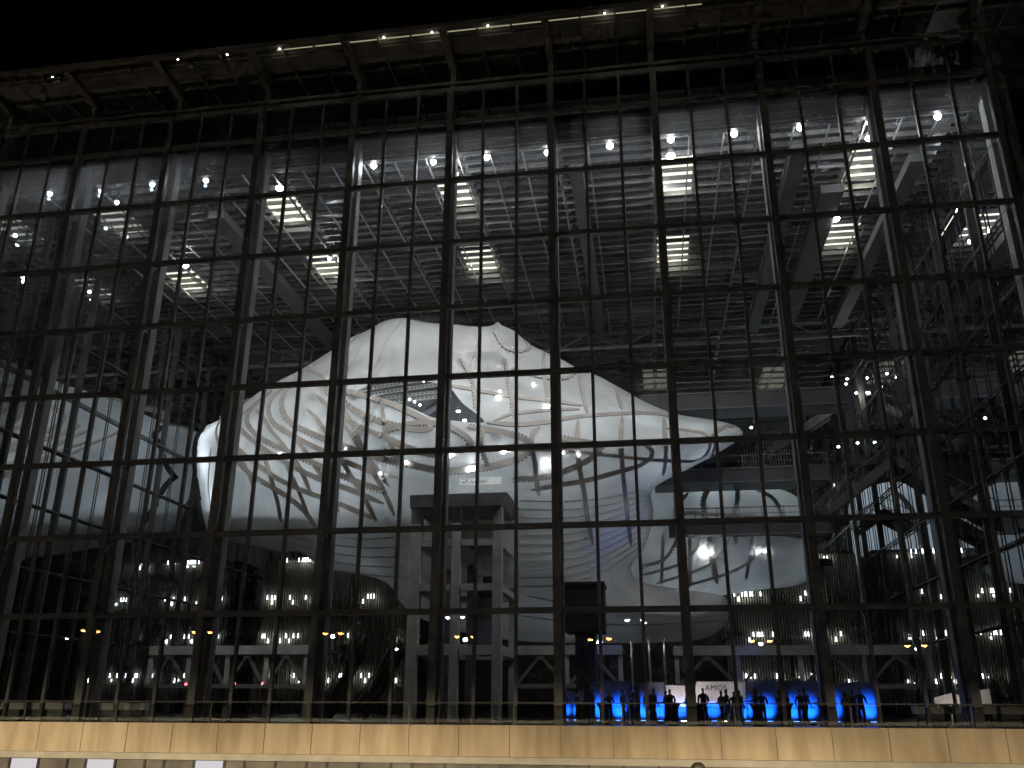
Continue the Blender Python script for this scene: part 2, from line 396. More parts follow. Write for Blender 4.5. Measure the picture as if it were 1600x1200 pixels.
def spotlamp(name, p, label, r, power, flood=False, group="ceiling spotlights"):
    t = thing(name, p, label, "spotlight", group)
    m = MB(); m.lathe([(.05,.9),(.05,.42)], 8, p); m.build("stem", M['dark'], t)
    m = MB(); m.lathe([(.08,.42),(r*.9,.34),(r*1.1,.05),(r*1.02,.0)], 14, p); m.build("housing", M['steel'], t)
    m = MB(); m.lathe([(r,.02),(r*.95,-.10),(r*.6,-.2),(r*.15,-.24)], 14, p); m.build("lens", M['bulb'], t)
    light("lamp_light", 'POINT', p-Vector((0,0,.45)), power, (.95,.97,1), .12, t)
    if flood: light("flood_light", 'SPOT', p-Vector((0,0,.5)), 1050, (1,.97,.93), .15, t, (-13+.45*(p.x+6), 21, 13), 104, 1.0)
SPOTS = [(78,302,.13),(157,297,.08),(238,287,.14),(322,281,.14),(437,293,.2),(584,258,.15),(677,252,.14),(760,245,.15),(855,237,.14),(953,227,.17),
         (1048,217,.15),(1147,208,.16),(1250,198,.16),(1359,190,.17),(1465,181,.16)]
for i, (px, py, r) in enumerate(SPOTS):
    r *= 1.25
    spotlamp("ceiling_spotlight", at(px, py, Z=29.15), ORD[i]+" round white spotlight from the left in the front ceiling row", r, 42, True)
SP2 = [(148,426,.13),(290,414,.17),(515,403,.07),(1048,243,.2),(1305,341,.22),(1490,327,.17),(1357,215,.13),(712,271,.11),(183,315,.1)]
for i, (px, py, r) in enumerate(SP2):
    r *= 1.4
    spotlamp("ceiling_spotlight", at(px, py, Z=28.9), 
             ["round spotlight above the far left lit panel of the middle row","bright round spotlight over the second middle row panel from the left",
              "tiny spotlight over the third middle row panel from the left","bright spotlight just below the front row in the centre right",
              "brightest spotlight of the middle row toward the right","round spotlight over the rightmost middle row panel",
              "spotlight over the rightmost front row panel","small spotlight over the centre front row panel","small spotlight over the second front row panel from the left"][i], r, 110)

# roof trusses across the hall where the slats end
def roof_truss(Y, z0, z1, label):
    t = thing("roof_truss", (0, Y, z0), label, "truss", "roof trusses")
    box("chord", (XL+.3, Y-.14, z0-.14), (XR-.3, Y+.14, z0+.14), M['column'], t)
    box("chord", (XL+.3, Y-.14, z1-.12), (XR-.3, Y+.14, z1+.12), M['column'], t)
    n = 20
    for k in range(n):
        x0 = XL+.4+k*(XR-XL-.8)/n; x1 = XL+.4+(k+1)*(XR-XL-.8)/n
        if k: beam("post", (x0, Y, z0+.15), (x0, Y, z1-.13), .16, .16, M['steel'], t)
        a, b = ((z0, z1) if k % 2 else (z1, z0))
        beam("diagonal", (x0+.1, Y+.02, a), (x1-.1, Y+.02, b), .13, .13, M['column'], t)
for Y, px, py, pt, lb in ((34, 1000, 541, 517, "light steel roof truss just behind the slatted ceiling"), (46, 1000, 566, 545, "middle steel roof truss behind the cloud"), (60, 1000, 598, 572, "rearmost steel roof truss")):
    roof_truss(Y, at(px, py, Y=Y).z, at(px, pt, Y=Y).z, lb)

# ------------------------------------------------------------------ the cloud: a stretched membrane over curved ribs
def spline(pts, step=7.0, closed=False):
    P = [np.array(p, float) for p in pts]
    if closed: P = [P[-1]] + P + [P[0], P[1]]
    else: P = [2*P[0]-P[1]] + P + [2*P[-1]-P[-2]]
    out = []
    for i in range(1, len(P)-2):
        p0, p1, p2, p3 = P[i-1], P[i], P[i+1], P[i+2]
        n = max(2, int(np.linalg.norm(p2-p1)/step))
        for k in range(n):
            t = k/n
            out.append(.5*((2*p1)+(-p0+p2)*t+(2*p0-5*p1+4*p2-p3)*t*t+(-p0+3*p1-3*p2+p3)*t**3))
    if not closed: out.append(P[-2])
    return np.array(out)
def segdist(Q, L, closed=False):
    A = L if closed else L[:-1]; Bp = np.roll(L, -1, 0) if closed else L[1:]
    best = np.full(len(Q), 1e9)
    for a, b in zip(A, Bp):
        d = b-a; t = np.clip(((Q-a)@d)/max(d@d, 1e-9), 0, 1)
        best = np.minimum(best, np.hypot(*(Q-a-t[:, None]*d).T))
    return best
def inside(Q, L):
    c = np.zeros(len(Q), bool); A = L; Bp = np.roll(L, -1, 0)
    for (x1, y1), (x2, y2) in zip(A, Bp):
        m = ((y1 > Q[:, 1]) != (y2 > Q[:, 1]))
        with np.errstate(divide='ignore', invalid='ignore'):
            c ^= m & (Q[:, 0] < (x2-x1)*(Q[:, 1]-y1)/(y2-y1+1e-12)+x1)
    return c
def at_many(Q, Y):
    d = _f*F_PX + _r*(Q[:, :1]-800) + _u*(600-Q[:, 1:2])
    return CAM + d*((Y-CAM[1])/d[:, 1])[:, None]

class Shell:
    def __init__(s, outline, basef, H, D, ridges, mouth=None, sag=.3, sig=7.0, fold=None):
        s.fold = fold or (lambda Q: 0*Q[:, 0])
        s.L = spline(outline, 6, True); s.base = basef; s.H = H; s.D = D; s.mouth = spline(mouth, 6, True) if mouth else None
        s.ridges = [spline(r, 7, c) for r, c in ridges]; s.sag = sag; s.sig = sig
    def front(s, Q):
        e = np.clip(segdist(Q, s.L, True)/s.D, 0, 1)
        h = s.H*np.sqrt(np.clip(1-(1-e)**2, 0, 1))
        r = np.zeros(len(Q))
        for R in s.ridges: r = np.maximum(r, np.exp(-(segdist(Q, R)/s.sig)**2))
        h = h + s.sag*r*np.clip(e*5, 0, 1)
        h = h + s.fold(Q)*np.clip(e*3, 0, 1)
        return s.base(Q)-h
    def back(s, Q):
        e = np.clip(segdist(Q, s.L, True)/s.D, 0, 1)
        return s.base(Q)+.75*s.H*np.sqrt(np.clip(1-(1-e)**2, 0, 1))
    def mesh(s, step=6.0):
        lo, hi = s.L.min(0), s.L.max(0)
        gx, gy = np.meshgrid(np.arange(lo[0], hi[0], step), np.arange(lo[1], hi[1], step))
        gx = gx + (np.arange(gx.shape[0]) % 2)[:, None]*step*.5
        G = np.stack([gx.ravel(), gy.ravel()], 1)
        G = G[inside(G, s.L)]; G = G[segdist(G, s.L, True) > step*.6]
        if s.mouth is not None: G = G[segdist(G, s.mouth, True) > step*.5]
        nL = len(s.L); V = [s.L]; E_ = [(i, (i+1) % nL) for i in range(nL)]
        # extra rings close to the rim so that it turns over smoothly
        n = nL
        if s.mouth is not None:
            nm = len(s.mouth); V.append(s.mouth); E_ += [(n+i, n+(i+1) % nm) for i in range(nm)]
        V.append(G); V = np.concatenate(V)
        co, _, fa, _, _, _ = delaunay_2d_cdt([Vector(v) for v in V.tolist()], E_, [], 1, 1e-4)
        Q = np.array([(c.x, c.y) for c in co]); T = np.array([list(f) for f in fa])
        cen = Q[T].mean(1); T = T[inside(cen, s.L)]; cen = Q[T].mean(1)
        keep = np.ones(len(T), bool)
        if s.mouth is not None: keep = ~inside(cen, s.mouth)
        Fp = at_many(Q, s.front(Q)); Bp = at_many(Q, s.back(Q))
        rim = segdist(Q, s.L, True) < .05
        n = len(Q); mapb = np.where(rim, np.arange(n), np.arange(n)+n)
        v = np.concatenate([Fp, Bp]); f = [tuple(map(int, t)) for t in T[keep]] + [tuple(int(mapb[i]) for i in t[::-1]) for t in T]
        return v, f
    def strip(s, pts, w, t, off, closed=False, rear=False):
        R = spline(pts, 5, closed); surf = s.back if rear else s.front
        dep = surf(R)
        P = at_many(R, dep+(off if rear else -off))
        n = len(R); eps = 2.0
        nx = at_many(R+[eps, 0], surf(R+[eps, 0])); ny = at_many(R+[0, eps], surf(R+[0, eps]))
        P0 = at_many(R, dep); N = np.cross(nx-P0, ny-P0); N /= np.linalg.norm(N, axis=1)[:, None]
        fs = 1.0 if rear else -1.0
        N[N[:, 1]*fs < 0] *= -1
        N = .5*N+.5*np.array([0, fs, 0]); N /= np.linalg.norm(N, axis=1)[:, None]
        Tn = np.roll(P, -1, 0)-np.roll(P, 1, 0)
        if not closed: Tn[0] = P[1]-P[0]; Tn[-1] = P[-1]-P[-2]
        Tn /= np.linalg.norm(Tn, axis=1)[:, None]+1e-9
        S = np.cross(Tn, N); S /= np.linalg.norm(S, axis=1)[:, None]+1e-9
        if closed: ww = np.full(n, w/2)
        else:
            u = np.linspace(0, 1, n); ww = w/2*np.clip(np.minimum(u, 1-u)*8+.35, 0, 1)
        a = P - S*ww[:, None]; b = P + S*ww[:, None]; c = b + N*t; d = a + N*t
        v = np.stack([a, b, c, d], 1).reshape(-1, 3); f = []
        m = n if closed else n-1
        for i in range(m):
            j = (i+1) % n
            for k in range(4):
                f.append((i*4+k, i*4+(k+1) % 4, j*4+(k+1) % 4, j*4+k))
        if not closed: f += [(0,3,2,1), ((n-1)*4, (n-1)*4+1, (n-1)*4+2, (n-1)*4+3)]
        return v, f, P, S, Tn, N
def mesh_obj(name, v, f, m, parent, smooth=False):
    me = bpy.data.meshes.new(name); me.from_pydata([tuple(p) for p in v], [], f); me.materials.append(m)
    if smooth: me.shade_smooth()
    o = bpy.data.objects.new(name, me); me.update()
    return link(o, parent)
def cloud_fold(Q):
    x, y = Q[:, 0], Q[:, 1]
    f = np.zeros(len(Q))
    # pleats fanning down from the upper left rim
    a = np.arctan2(y-500, 640-x); rr = np.hypot(y-500, 640-x)
    f += .75*np.sin(a*24)*np.exp(-((rr-170)/90)**2)*(x < 600)
    # hollow of the upper shell above the mouth, swelling lip below it
    f += -2.6*np.exp(-((x-730)/170)**2-((y-585)/45)**2)
    f += 1.9*np.exp(-((x-860)/260)**2-((y-690)/38)**2)
    f += .5*np.sin(x/37.0+y/61.0)*np.sin(y/43.0)*.5
    return f
OUT_A = [(306,680),(319,667),(341,657),(375,636),(403,614),(434,596),(466,580),(494,563),(519,547),(544,530),(575,516),(600,502),(628,497),(650,501),(675,505),
 (706,506.5),(737,510),(762,510),(772,507),(778,502),(783,508),(803,517),(825,536),(850,549),(875,560),(900,574),(937,589),(981,613),(1012,630),(1053,646),(1106,655),
 (1137,661),(1156,669),(1161,677),(1153,688),(1131,702),(1100,720),(1069,736),(1037,752),(1018,768),(1021,800),(1016,830),(1003,862),(986,886),(1000,908),
 (1060,920),(1120,928),(1137,940),(1134,975),(1100,997),(1050,1003),(950,1005),(840,1003),(760,995),(680,975),(640,955),(620,933),(607,913),(580,901),
 (543,895),(513,890),(485,874),(470,862),(433,861),(400,854),(360,846),(328,836),(316,800),(309,760),(303,710)]
MOUTH = [(551,616),(574,603),(600,590),(625,588),(662,595),(684,599),(702,604),(722,629),(745,647),(757,658),(745,661),(707,657),(679,653),(659,645),(632,633),(604,627),(574,622)]
def base_a(Q):
    x, y = Q[:, 0], Q[:, 1]
    b = np.where(x < 700, 21+9.5*np.clip((700-x)/400, 0, 2)**1.3, 21+np.clip((x-700)/460, 0, 2)*4.0)
    return b+np.clip((y-700)/300, 0, 1)*2.0
# main ribs: (points, closed, width, laced)
RIBS = [
 ([(540,612),(575,620),(610,631),(640,644),(660,654),(671,662),(672,670),(655,672),(628,668),(600,661),(570,650),(545,636),(533,624)],1,.42,1),
 ([(679,662),(700,667),(719,676),(734,688),(736,696),(726,702),(700,710),(670,710),(640,702),(612,689),(600,676),(620,668),(650,661)],1,.40,1),
 ([(600,700),(632,721),(662,730),(698,735),(736,732),(764,729),(790,722),(812,715),(826,704),(827,694),(815,685),(794,679),(762,672),(730,668)],0,.42,1),
 ([(756,671),(752,690),(756,710),(764,730)],0,.28,1),
 ([(843,667),(832,680),(831,700),(836,722),(838,746),(842,775)],0,.34,0),
 ([(800,748),(830,747),(862,742),(900,728),(925,714),(938,701),(930,695),(900,690),(872,684)],0,.36,1),
 ([(830,766),(875,758),(919,750),(966,737),(1000,726),(1018,712),(1015,700),(998,692)],0,.34,0),
 ([(903,655),(902,690),(905,730),(911,761),(918,811),(926,850)],0,.34,0),
 ([(972,650),(970,690),(972,730),(976,770),(981,817),(986,852)],0,.34,0),
 ([(1037,652),(1039,680),(1040,712),(1036,742)],0,.3,0),
 ([(760,705),(840,702),(900,706),(960,712),(1020,718),(1081,720),(1100,712),(1109,695),(1103,680),(1075,673),(1040,670)],0,.26,0),
 ([(1112,716),(1118,692),(1115,680),(1131,668),(1148,666)],0,.34,0),
 ([(700,602),(747,611),(803,621),(856,626),(910,634)],0,.30,1),
 ([(720,560),(737,592),(742,618),(744,642)],0,.22,1),
 ([(790,560),(794,592),(800,624),(802,652)],0,.22,1),
 ([(850,551),(849,575),(853,605),(858,636)],0,.28,0),
 ([(905,578),(908,600),(912,622),(918,646)],0,.30,0),
 ([(963,605),(966,620),(972,640)],0,.3,0),
 ([(778,508),(775,520),(786,540),(806,549),(822,547),(826,540),(818,532)],0,.26,1),
 ([(800,575),(850,590),(885,591),(900,580)],0,.26,1),
 ([(760,661),(809,664),(856,660),(900,652),(950,648),(1010,646),(1060,652)],0,.34,0),
 ([(772,658),(794,649),(822,645),(862,641),(905,640)],0,.24,0),
 ([(494,617),(519,640),(556,664),(600,683),(640,699)],0,.40,0),
 ([(470,590),(447,612),(441,636),(456,661),(494,680),(537,696),(581,711),(635,728)],0,.40,1),
 ([(450,600),(427,622),(420,642),(431,664),(469,687),(519,711),(569,733),(622,747)],0,.40,0),
 ([(425,612),(396,636),(387,659),(406,683),(450,705),(500,727),(550,749),(604,768)],0,.40,1),
 ([(392,636),(372,662),(400,692),(444,721),(494,746),(544,764),(600,787)],0,.40,0),
 ([(360,660),(369,696),(400,724),(437,749),(475,767),(525,785),(590,812)],0,.38,0),
 ([(345,680),(375,724),(406,749),(444,772),(475,797),(496,826)],0,.36,1),
 ([(400,640),(411,652),(425,674),(444,697),(468,730),(486,770)],0,.32,0),
 ([(440,665),(469,694),(494,730),(518,770),(530,800)],0,.32,0),
 ([(480,640),(498,658),(519,692),(544,736),(569,777),(589,815)],0,.34,0),
 ([(522,645),(550,680),(575,724),(600,767),(617,806)],0,.34,0),
 ([(540,640),(566,697),(590,735),(608,760)],0,.30,0),
 ([(597,634),(602,670),(616,705),(630,730)],0,.34,0),
 ([(410,700),(425,749),(435,787),(440,815)],0,.30,1),
 ([(448,728),(466,764),(482,806)],0,.30,0),
 ([(370,700),(388,738),(398,765)],0,.3,0),
 ([(345,656),(338,675),(343,700)],0,.22,0),
 ([(480,575),(505,590),(512,618)],0,.28,0),
]
A = Shell(OUT_A, base_a, 9.0, 150, [(p, c) for p, c, w, l in RIBS if w > .15], MOUTH, .24, 8, cloud_fold)
cloud = thing("cloud_hall", at(760, 1003, Y=24), "huge white translucent cloud shaped hall of stretched membrane and curved ribs", "cloud hall")
v, f = A.mesh(6.0)
mesh_obj("membrane", v, f, M['mem'], cloud, True)
def add_ribs(shell, ribs, parent):
    for p, c, w, l in ribs:
        v, f, P, S, Tn, N = shell.strip(p, w, .10, .05, c)
        rb = mesh_obj("rib", v, f, M['rib'], parent, False)
        if l:
            m = MB()
            for i in range(0, len(P)-1, 1):
                a = P[i]+S[i]*(w/2+.05)+N[i]*.02; b = a+Tn[i]*.12
                m.beam(a, b, .08, .05, tuple(N[i]))
            m.build("lacing", M['lacing'], rb)["kind"] = "stuff"
add_ribs(A, RIBS, cloud)
for p in ([(312,700),(360,640),(430,610)],[(312,740),(380,690),(480,640)],[(316,790),(400,740),(520,690)],[(330,830),(430,790),(560,730)],[(318,680),(350,730),(400,790),(440,850)],[(345,660),(400,710),(470,780),(520,850)],
          [(400,620),(470,680),(540,760)],[(330,675),(322,720),(330,780),(345,835)],[(360,660),(430,650),(540,600)]):
    v, f, *_ = A.strip(p, .55, .12, .05, False, True); mesh_obj("rib", v, f, M['rib'], cloud)
SEAMS = []
for k in range(11):
    SEAMS.append([(806,782+13.5*k),(872,784+13*k),(935,780+11.5*k),(985,770+9.5*k),(1008,766+8.0*k)])
for k in range(5):
    SEAMS.append([(430+12*k,822+13*k),(500,835+13*k),(570,842+14*k),(640,838+16*k)])
SEAMS += [[(330,700+0),(326,760),(334,826)],[(355,690),(352,760),(362,838)],[(560,520),(530,560),(508,590)],[(600,503),(560,550),(535,590)],[(630,498),(600,540),(585,575)],
          [(700,507),(690,545),(695,590)],[(740,511),(745,540),(735,570)],[(560,820),(700,850),(806,858)],[(820,930),(900,945),(1000,950),(1125,948)],[(800,960),(900,972),(1000,976),(1130,970)]]
for sp_pts in SEAMS:
    v, f, *_ = A.strip(sp_pts, .09, .05, .02)
    mesh_obj("seam", v, f, M['seam'], cloud)
# inside of the mouth: soffit slab, beams and wedge wall
def slab_px(name, poly, Y0, Y1, m, parent):
    a = [at(x, y, Y=Y0 if not callable(Y0) else Y0(x, y)) for x, y in poly]; b = [p+Vector((0, Y1, 0)) for p in a]; n = len(a)
    mb = MB(); mb.add(a+b, [tuple(range(n))[::-1], tuple(range(n, 2*n))]+[(i, (i+1) % n, (i+1) % n+n, i+n) for i in range(n)])
    return mb.build(name, m, parent)
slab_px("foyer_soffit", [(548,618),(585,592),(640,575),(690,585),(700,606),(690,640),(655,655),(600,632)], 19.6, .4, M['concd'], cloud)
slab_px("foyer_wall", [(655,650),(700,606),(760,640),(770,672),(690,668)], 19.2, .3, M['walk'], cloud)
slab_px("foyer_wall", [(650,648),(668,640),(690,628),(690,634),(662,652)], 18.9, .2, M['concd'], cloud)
for (x0, y0, x1, y1, ww) in ((560,610,690,588,.32),(580,616,690,600,.28),(600,622,690,612,.2),(612,628,684,620,.16),(556,604,620,590,.2)):
    p, q = at(x0, y0, Y=18.6), at(x1, y1, Y=18.9)
    bm_ = beam("foyer_beam", p, q, .25, ww, M['seam'], cloud, (0,-1,0))
    m = MB(); n = int((q-p).length/.32)
    for k in range(n):
        c = p.lerp(q, (k+.5)/n)+Vector((0,-.2,-ww*.2)); m.box((c.x-.07,c.y-.03,c.z-.05),(c.x+.07,c.y+.03,c.z+.05))
    m.build("lacing", M['lacing'], bm_)["kind"] = "stuff"
for px, py, r, Y in ((585,624,.10,17.6),(640,624,.09,17.6),(648,628,.09,17.6),(656,633,.09,17.6),(716,643,.16,17.8),(726,657,.14,17.8),(662,596,.06,17.8),(686,616,.08,17.8),(748,648,.1,16.6)):
    p = at(px, py, Y=Y); m = MB(); m.lathe([(.02,.1),(r,.06),(r,-.03),(r*.5,-.07)], 10, p); m.build("downlight", M['dot'], cloud)
for px, py, r in ((701,712,.14),(787,705,.15),(437,709,.07),(856,634,.11),(736,733,.12),(854,727,.10),(778,619,.06),(781,611,.06),(594,739,.05),(634,722,.06),(833,599,.05),(904,711,.05),(880,708,.05),(540,701,.04)):
    q = np.array([[px, py]], float); p = Vector(at_many(q, A.front(q)-.28)[0]); m = MB(); m.lathe([(.02,r*.8),(r,r*.5),(r,-r*.5),(r*.4,-r)], 10, p); m.build("lamp", M['bulb'], cloud)
# unseen slab added inside the membrane to block lamp light from the belly
xs = np.arange(330, 1012, 14.0); fy = np.where(xs < 640, 792-(xs-330)*.06, 772-(xs-640)*.03)
qq = np.stack([xs, fy], 1); fr_ = at_many(qq, A.front(qq)+1.7); bk_ = at_many(qq, A.back(qq)-.5); n_ = len(xs)
m = MB(); dz = np.array([0, 0, -.3])
m.add(list(fr_)+list(bk_)+list(fr_+dz)+list(bk_+dz), [(i,i+1,n_+i+1,n_+i) for i in range(n_-1)]+[(2*n_+i+1,2*n_+i,3*n_+i,3*n_+i+1) for i in range(n_-1)]
      +[(i+1,i,2*n_+i,2*n_+i+1) for i in range(n_-1)]+[(n_+i,n_+i+1,3*n_+i+1,3*n_+i) for i in range(n_-1)])
m.build("inner_light_block", M['concd'], cloud)
# lamps hung inside the membrane; the lower ones are added fill for the belly
for px, py, dy, w in ((700,705,0,400),(790,705,0,280),(620,690,0,330),(520,720,0,800),(590,745,0,500),(465,735,0,420),(440,690,2,300),(345,720,3,900),(360,775,3,900),(345,690,4,500),(410,705,0,130),(640,560,3,260),(760,565,3,330),(850,600,2,260),(900,690,1,420),
                      (1000,690,1,300),(1085,690,0,120),(1137,682,0,22),(860,790,2,240),(760,800,2,200),(560,790,2,220),(430,790,0,120),(600,850,2,90),(950,820,1,130),(860,880,2,70),(900,960,0,25)):
    q = np.array([[px, py]], float); y0 = float(A.front(q)[0]); yb = float(A.back(q)[0])
    light("inner_light", 'POINT', at(px, py, Y=y0+min(4.2, (yb-y0)*.3)+dy*.3), w*((.13 if py < 620 else .38) if py < 760 else .30), (.82,.92,1), .5, cloud)
light("inner_light", 'POINT', at(720, 640, Y=16.0), 60, (.9,.96,1), .3, cloud)
# the lobe behind, seen at the lower right between the walkways
def lobe_fold(Q): return .25*np.sin(Q[:, 0]/19.0)*np.sin(Q[:, 1]/33.0)
OUT_B = [(930,900),(950,850),(985,800),(1010,770),(1030,759),(1070,756),(1110,756),(1190,759),(1240,773),(1262,800),(1271,850),(1268,895),(1248,914),(1190,921),(1120,931),(1040,938),(965,930)]
RIB_B = [([(1112,759),(1099,783),(1104,811),(1110,850),(1120,912)],0,.42,1),([(1152,758),(1152,783),(1146,811),(1150,850)],0,.40,0),([(1170,760),(1206,778),(1220,802),(1228,840)],0,.34,0),
 ([(1003,885),(1036,874),(1054,850),(1060,820)],0,.22,1),([(1003,899),(1060,882),(1086,860),(1094,840)],0,.22,0),([(1025,912),(1096,888),(1125,866),(1140,840)],0,.22,0),([(1060,918),(1130,898),(1170,878),(1200,845)],0,.22,0),
 ([(1036,835),(1035,870),(1033,914)],0,.26,0),([(1077,838),(1078,875),(1078,918)],0,.28,0),([(1060,800),(1150,806),(1240,812)],0,.22,1),([(1075,770),(1062,790),(1064,815)],0,.3,0),([(1165,905),(1172,870),(1176,838)],0,.26,0)]
Bs = Shell(OUT_B, lambda Q: 34.0+0*Q[:, 0], 5.5, 75, [(p, c) for p, c, w, l in RIB_B], None, .25, 7, lobe_fold)
v, f = Bs.mesh(7.0); mesh_obj("rear_lobe", v, f, M['mem2'], cloud, True); add_ribs(Bs, RIB_B, cloud)
for px, py, w in ((1040,875,520),(1085,880,420),(1110,785,560),(1170,785,380),(1205,820,150),(1060,790,120),(1160,880,150)):
    light("inner_light", 'POINT', at(px, py, Y=33.0), w*.27, (.82,.92,1), .4, cloud)
for px, py, r in ((1101,863,.14),(1112,862,.08),(1184,862,.07),(1195,862,.07)):
    q = np.array([[px, py]], float); p = Vector(at_many(q, Bs.front(q)-.3)[0]); m = MB(); m.lathe([(.02,r*.8),(r,r*.5),(r,-r*.5),(r*.4,-r)], 10, p); m.build("lamp", M['bulb'], cloud)
OUT_C = [(1085,930),(1078,860),(1098,790),(1150,763),(1205,762),(1246,786),(1262,845),(1255,900),(1205,928),(1140,938)]
RIB_C = [([(1120,775),(1112,850),(1125,930)],0,.6,0),([(1165,766),(1160,850),(1170,930)],0,.6,0),([(1210,768),(1212,850),(1205,922)],0,.6,0),([(1085,830),(1160,815),(1255,820)],0,.5,0),([(1084,885),(1160,880),(1258,880)],0,.5,0),([(1100,795),(1170,850),(1240,915)],0,.4,0)]
Cs = Shell(OUT_C, lambda Q: 61.0+0*Q[:, 0], 9.0, 70, [(p, c) for p, c, w, l in RIB_C], None, .3, 7)
v, f = Cs.mesh(8.0); mesh_obj("rear_lobe", v, f, M['mem2'], cloud, True); add_ribs(Cs, RIB_C, cloud)
for p, c, w, l in RIB_C:
    v, f, *_ = Cs.strip(p, w, .12, .05, False, True); mesh_obj("rib", v, f, M['rib'], cloud)
for px, py, Y, w in ((1215,830,58,1100),(1225,820,65,1100),(1180,880,62,600),(1150,820,60,300)):
    light("inner_light", 'POINT', at(px, py, Y=Y), w, (.82,.92,1), .5, cloud)
# flat end of the cloud against the left glass wall: dark edge trim
q = np.array([(322,664),(308,690),(306,730),(310,775),(318,820),(324,832)], float)
v, f, *_ = Shell(OUT_A, base_a, 9, 150, [], None, 0).strip(q.tolist(), .5, .25, .02)
mesh_obj("edge_trim", v, f, M['black'], cloud)

# sign plate hung on the belly
q = np.array([[750, 751]], float); ys = float((A.front(q))[0])-.9
sg = thing("sign_plate", at(750, 757, Y=ys), "small pale sign plate with faint letters on the cloud above the tower", "sign")
p0, p1 = at(718, 757, Y=ys), at(783, 746, Y=ys)
slab_px("plate", [(718,757),(783,755.5),(783,744.5),(718,748)], ys, .08, M['signglow'], sg)  # glow put into the plate in place of light falling from above
for k in range(9):
    x = 722+k*4.6
    slab_px("letter", [(x,754.5),(x+3.0,754.4),(x+3.0,749.2),(x,749.4)], ys-.03, .02, M['faint'], sg)

# ------------------------------------------------------------------ concrete tower carrying the cloud
Y0, Y1 = 9.0, 15.5
def X_at(px, Y, py=950): return at(px, py, Y=Y).x
tz = [at(720, y, Y=Y0).z for y in (1102, 1012, 912, 845, 770)]
tx = [X_at(645, Y0), X_at(710, Y0), X_at(776, Y0)]
tower = thing("concrete_tower", ((tx[0]+tx[2])/2, (Y0+Y1)/2, DECK), "grey concrete frame tower standing under the cloud", "tower")
ztop = at(720, 793, Y=Y0).z
for i, xx in enumerate(tx):
    w = (.34, .26, .28)[i]
    for yy, ty in ((Y0, 0), (Y1, 1)):
        if ty and i == 1: continue
        box("column", (xx-w, yy, DECK), (xx+w, yy+.6, ztop), M['conc'], tower)
lv = [at(720, y, Y=Y0).z for y in (1015, 917, 847)]
for z, h in zip(lv, (.6, .42, .4)):
    for a, b in ((0, 1), (1, 2)):
        box("beam", (tx[a]+.345, Y0+.05, z-h/2), (tx[b]-.285, Y0+.5, z+h/2), M['conc'], tower)
    box("beam", (tx[0]+.345, Y1+.05, z-h/2), (tx[2]-.285, Y1+.5, z+h/2), M['conc'], tower)
    for xx in (tx[0], tx[2]):
        box("beam", (xx-.22, Y0+.61, z-h/2+.01), (xx+.22, Y1-.01, z+h/2-.01), M['conc'], tower)
    box("landing", (tx[1]+.6, Y0+.95, z-.1), (tx[2]-.55, Y1-.3, z+.05), M['concd'], tower)
inner = [X_at(735, Y1-1.5), X_at(700, Y1-1.5)]
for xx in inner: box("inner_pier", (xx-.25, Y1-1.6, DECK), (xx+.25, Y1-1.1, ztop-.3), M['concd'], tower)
zc0, zc1 = ztop+.02, at(720, 770, Y=Y0-.6).z
m = MB(); xa, xb = tx[0]-.36, tx[2]+.32
m.add([(xa,Y0-.3,zc0),(xb,Y0-.3,zc0),(xb,Y1+1.2,zc0),(xa,Y1+1.2,zc0),(xa-.05,Y0-.4,zc1),(xb+.35,Y0-.4,zc1),(xb+.45,Y1+1.2,zc1),(xa-.05,Y1+1.2,zc1)],
      [(0,3,2,1),(4,5,6,7),(0,1,5,4),(1,2,6,5),(2,3,7,6),(3,0,4,7)])
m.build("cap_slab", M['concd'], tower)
box("equipment", (tx[1]+1.4, Y0+2, lv[1]+.31), (tx[2]-.7, Y0+3, lv[1]+.9), M['dark'], tower)
box("lift_car", (tx[1]+.7, Y0+2.2, lv[0]+.5), (tx[2]-.6, Y0+4.0, lv[0]+3.3), M['partition'], tower)
# black clad shaft
p0, p1 = at(882, 1012, Y=10), at(942, 912, Y=10)
bs = thing("black_shaft", ((p0.x+p1.x)/2, 11.5, DECK), "plain black clad shaft under the cloud right of the tower", "shaft")
m = MB(); m.box((p0.x, 10, DECK+5.2), (p1.x, 13, p1.z)); m.build("cladding", M['black'], bs)
m = MB(); m.box((p0.x+.6, 10.6, DECK), (p1.x-.6, 12.4, DECK+5.19)); m.build("core", M['dark'], bs)
m = MB(); m.box((p0.x-.06, 9.9, p1.z+.005), (p1.x+.1, 13.1, p1.z+.14)); m.build("coping", M['dark'], bs)

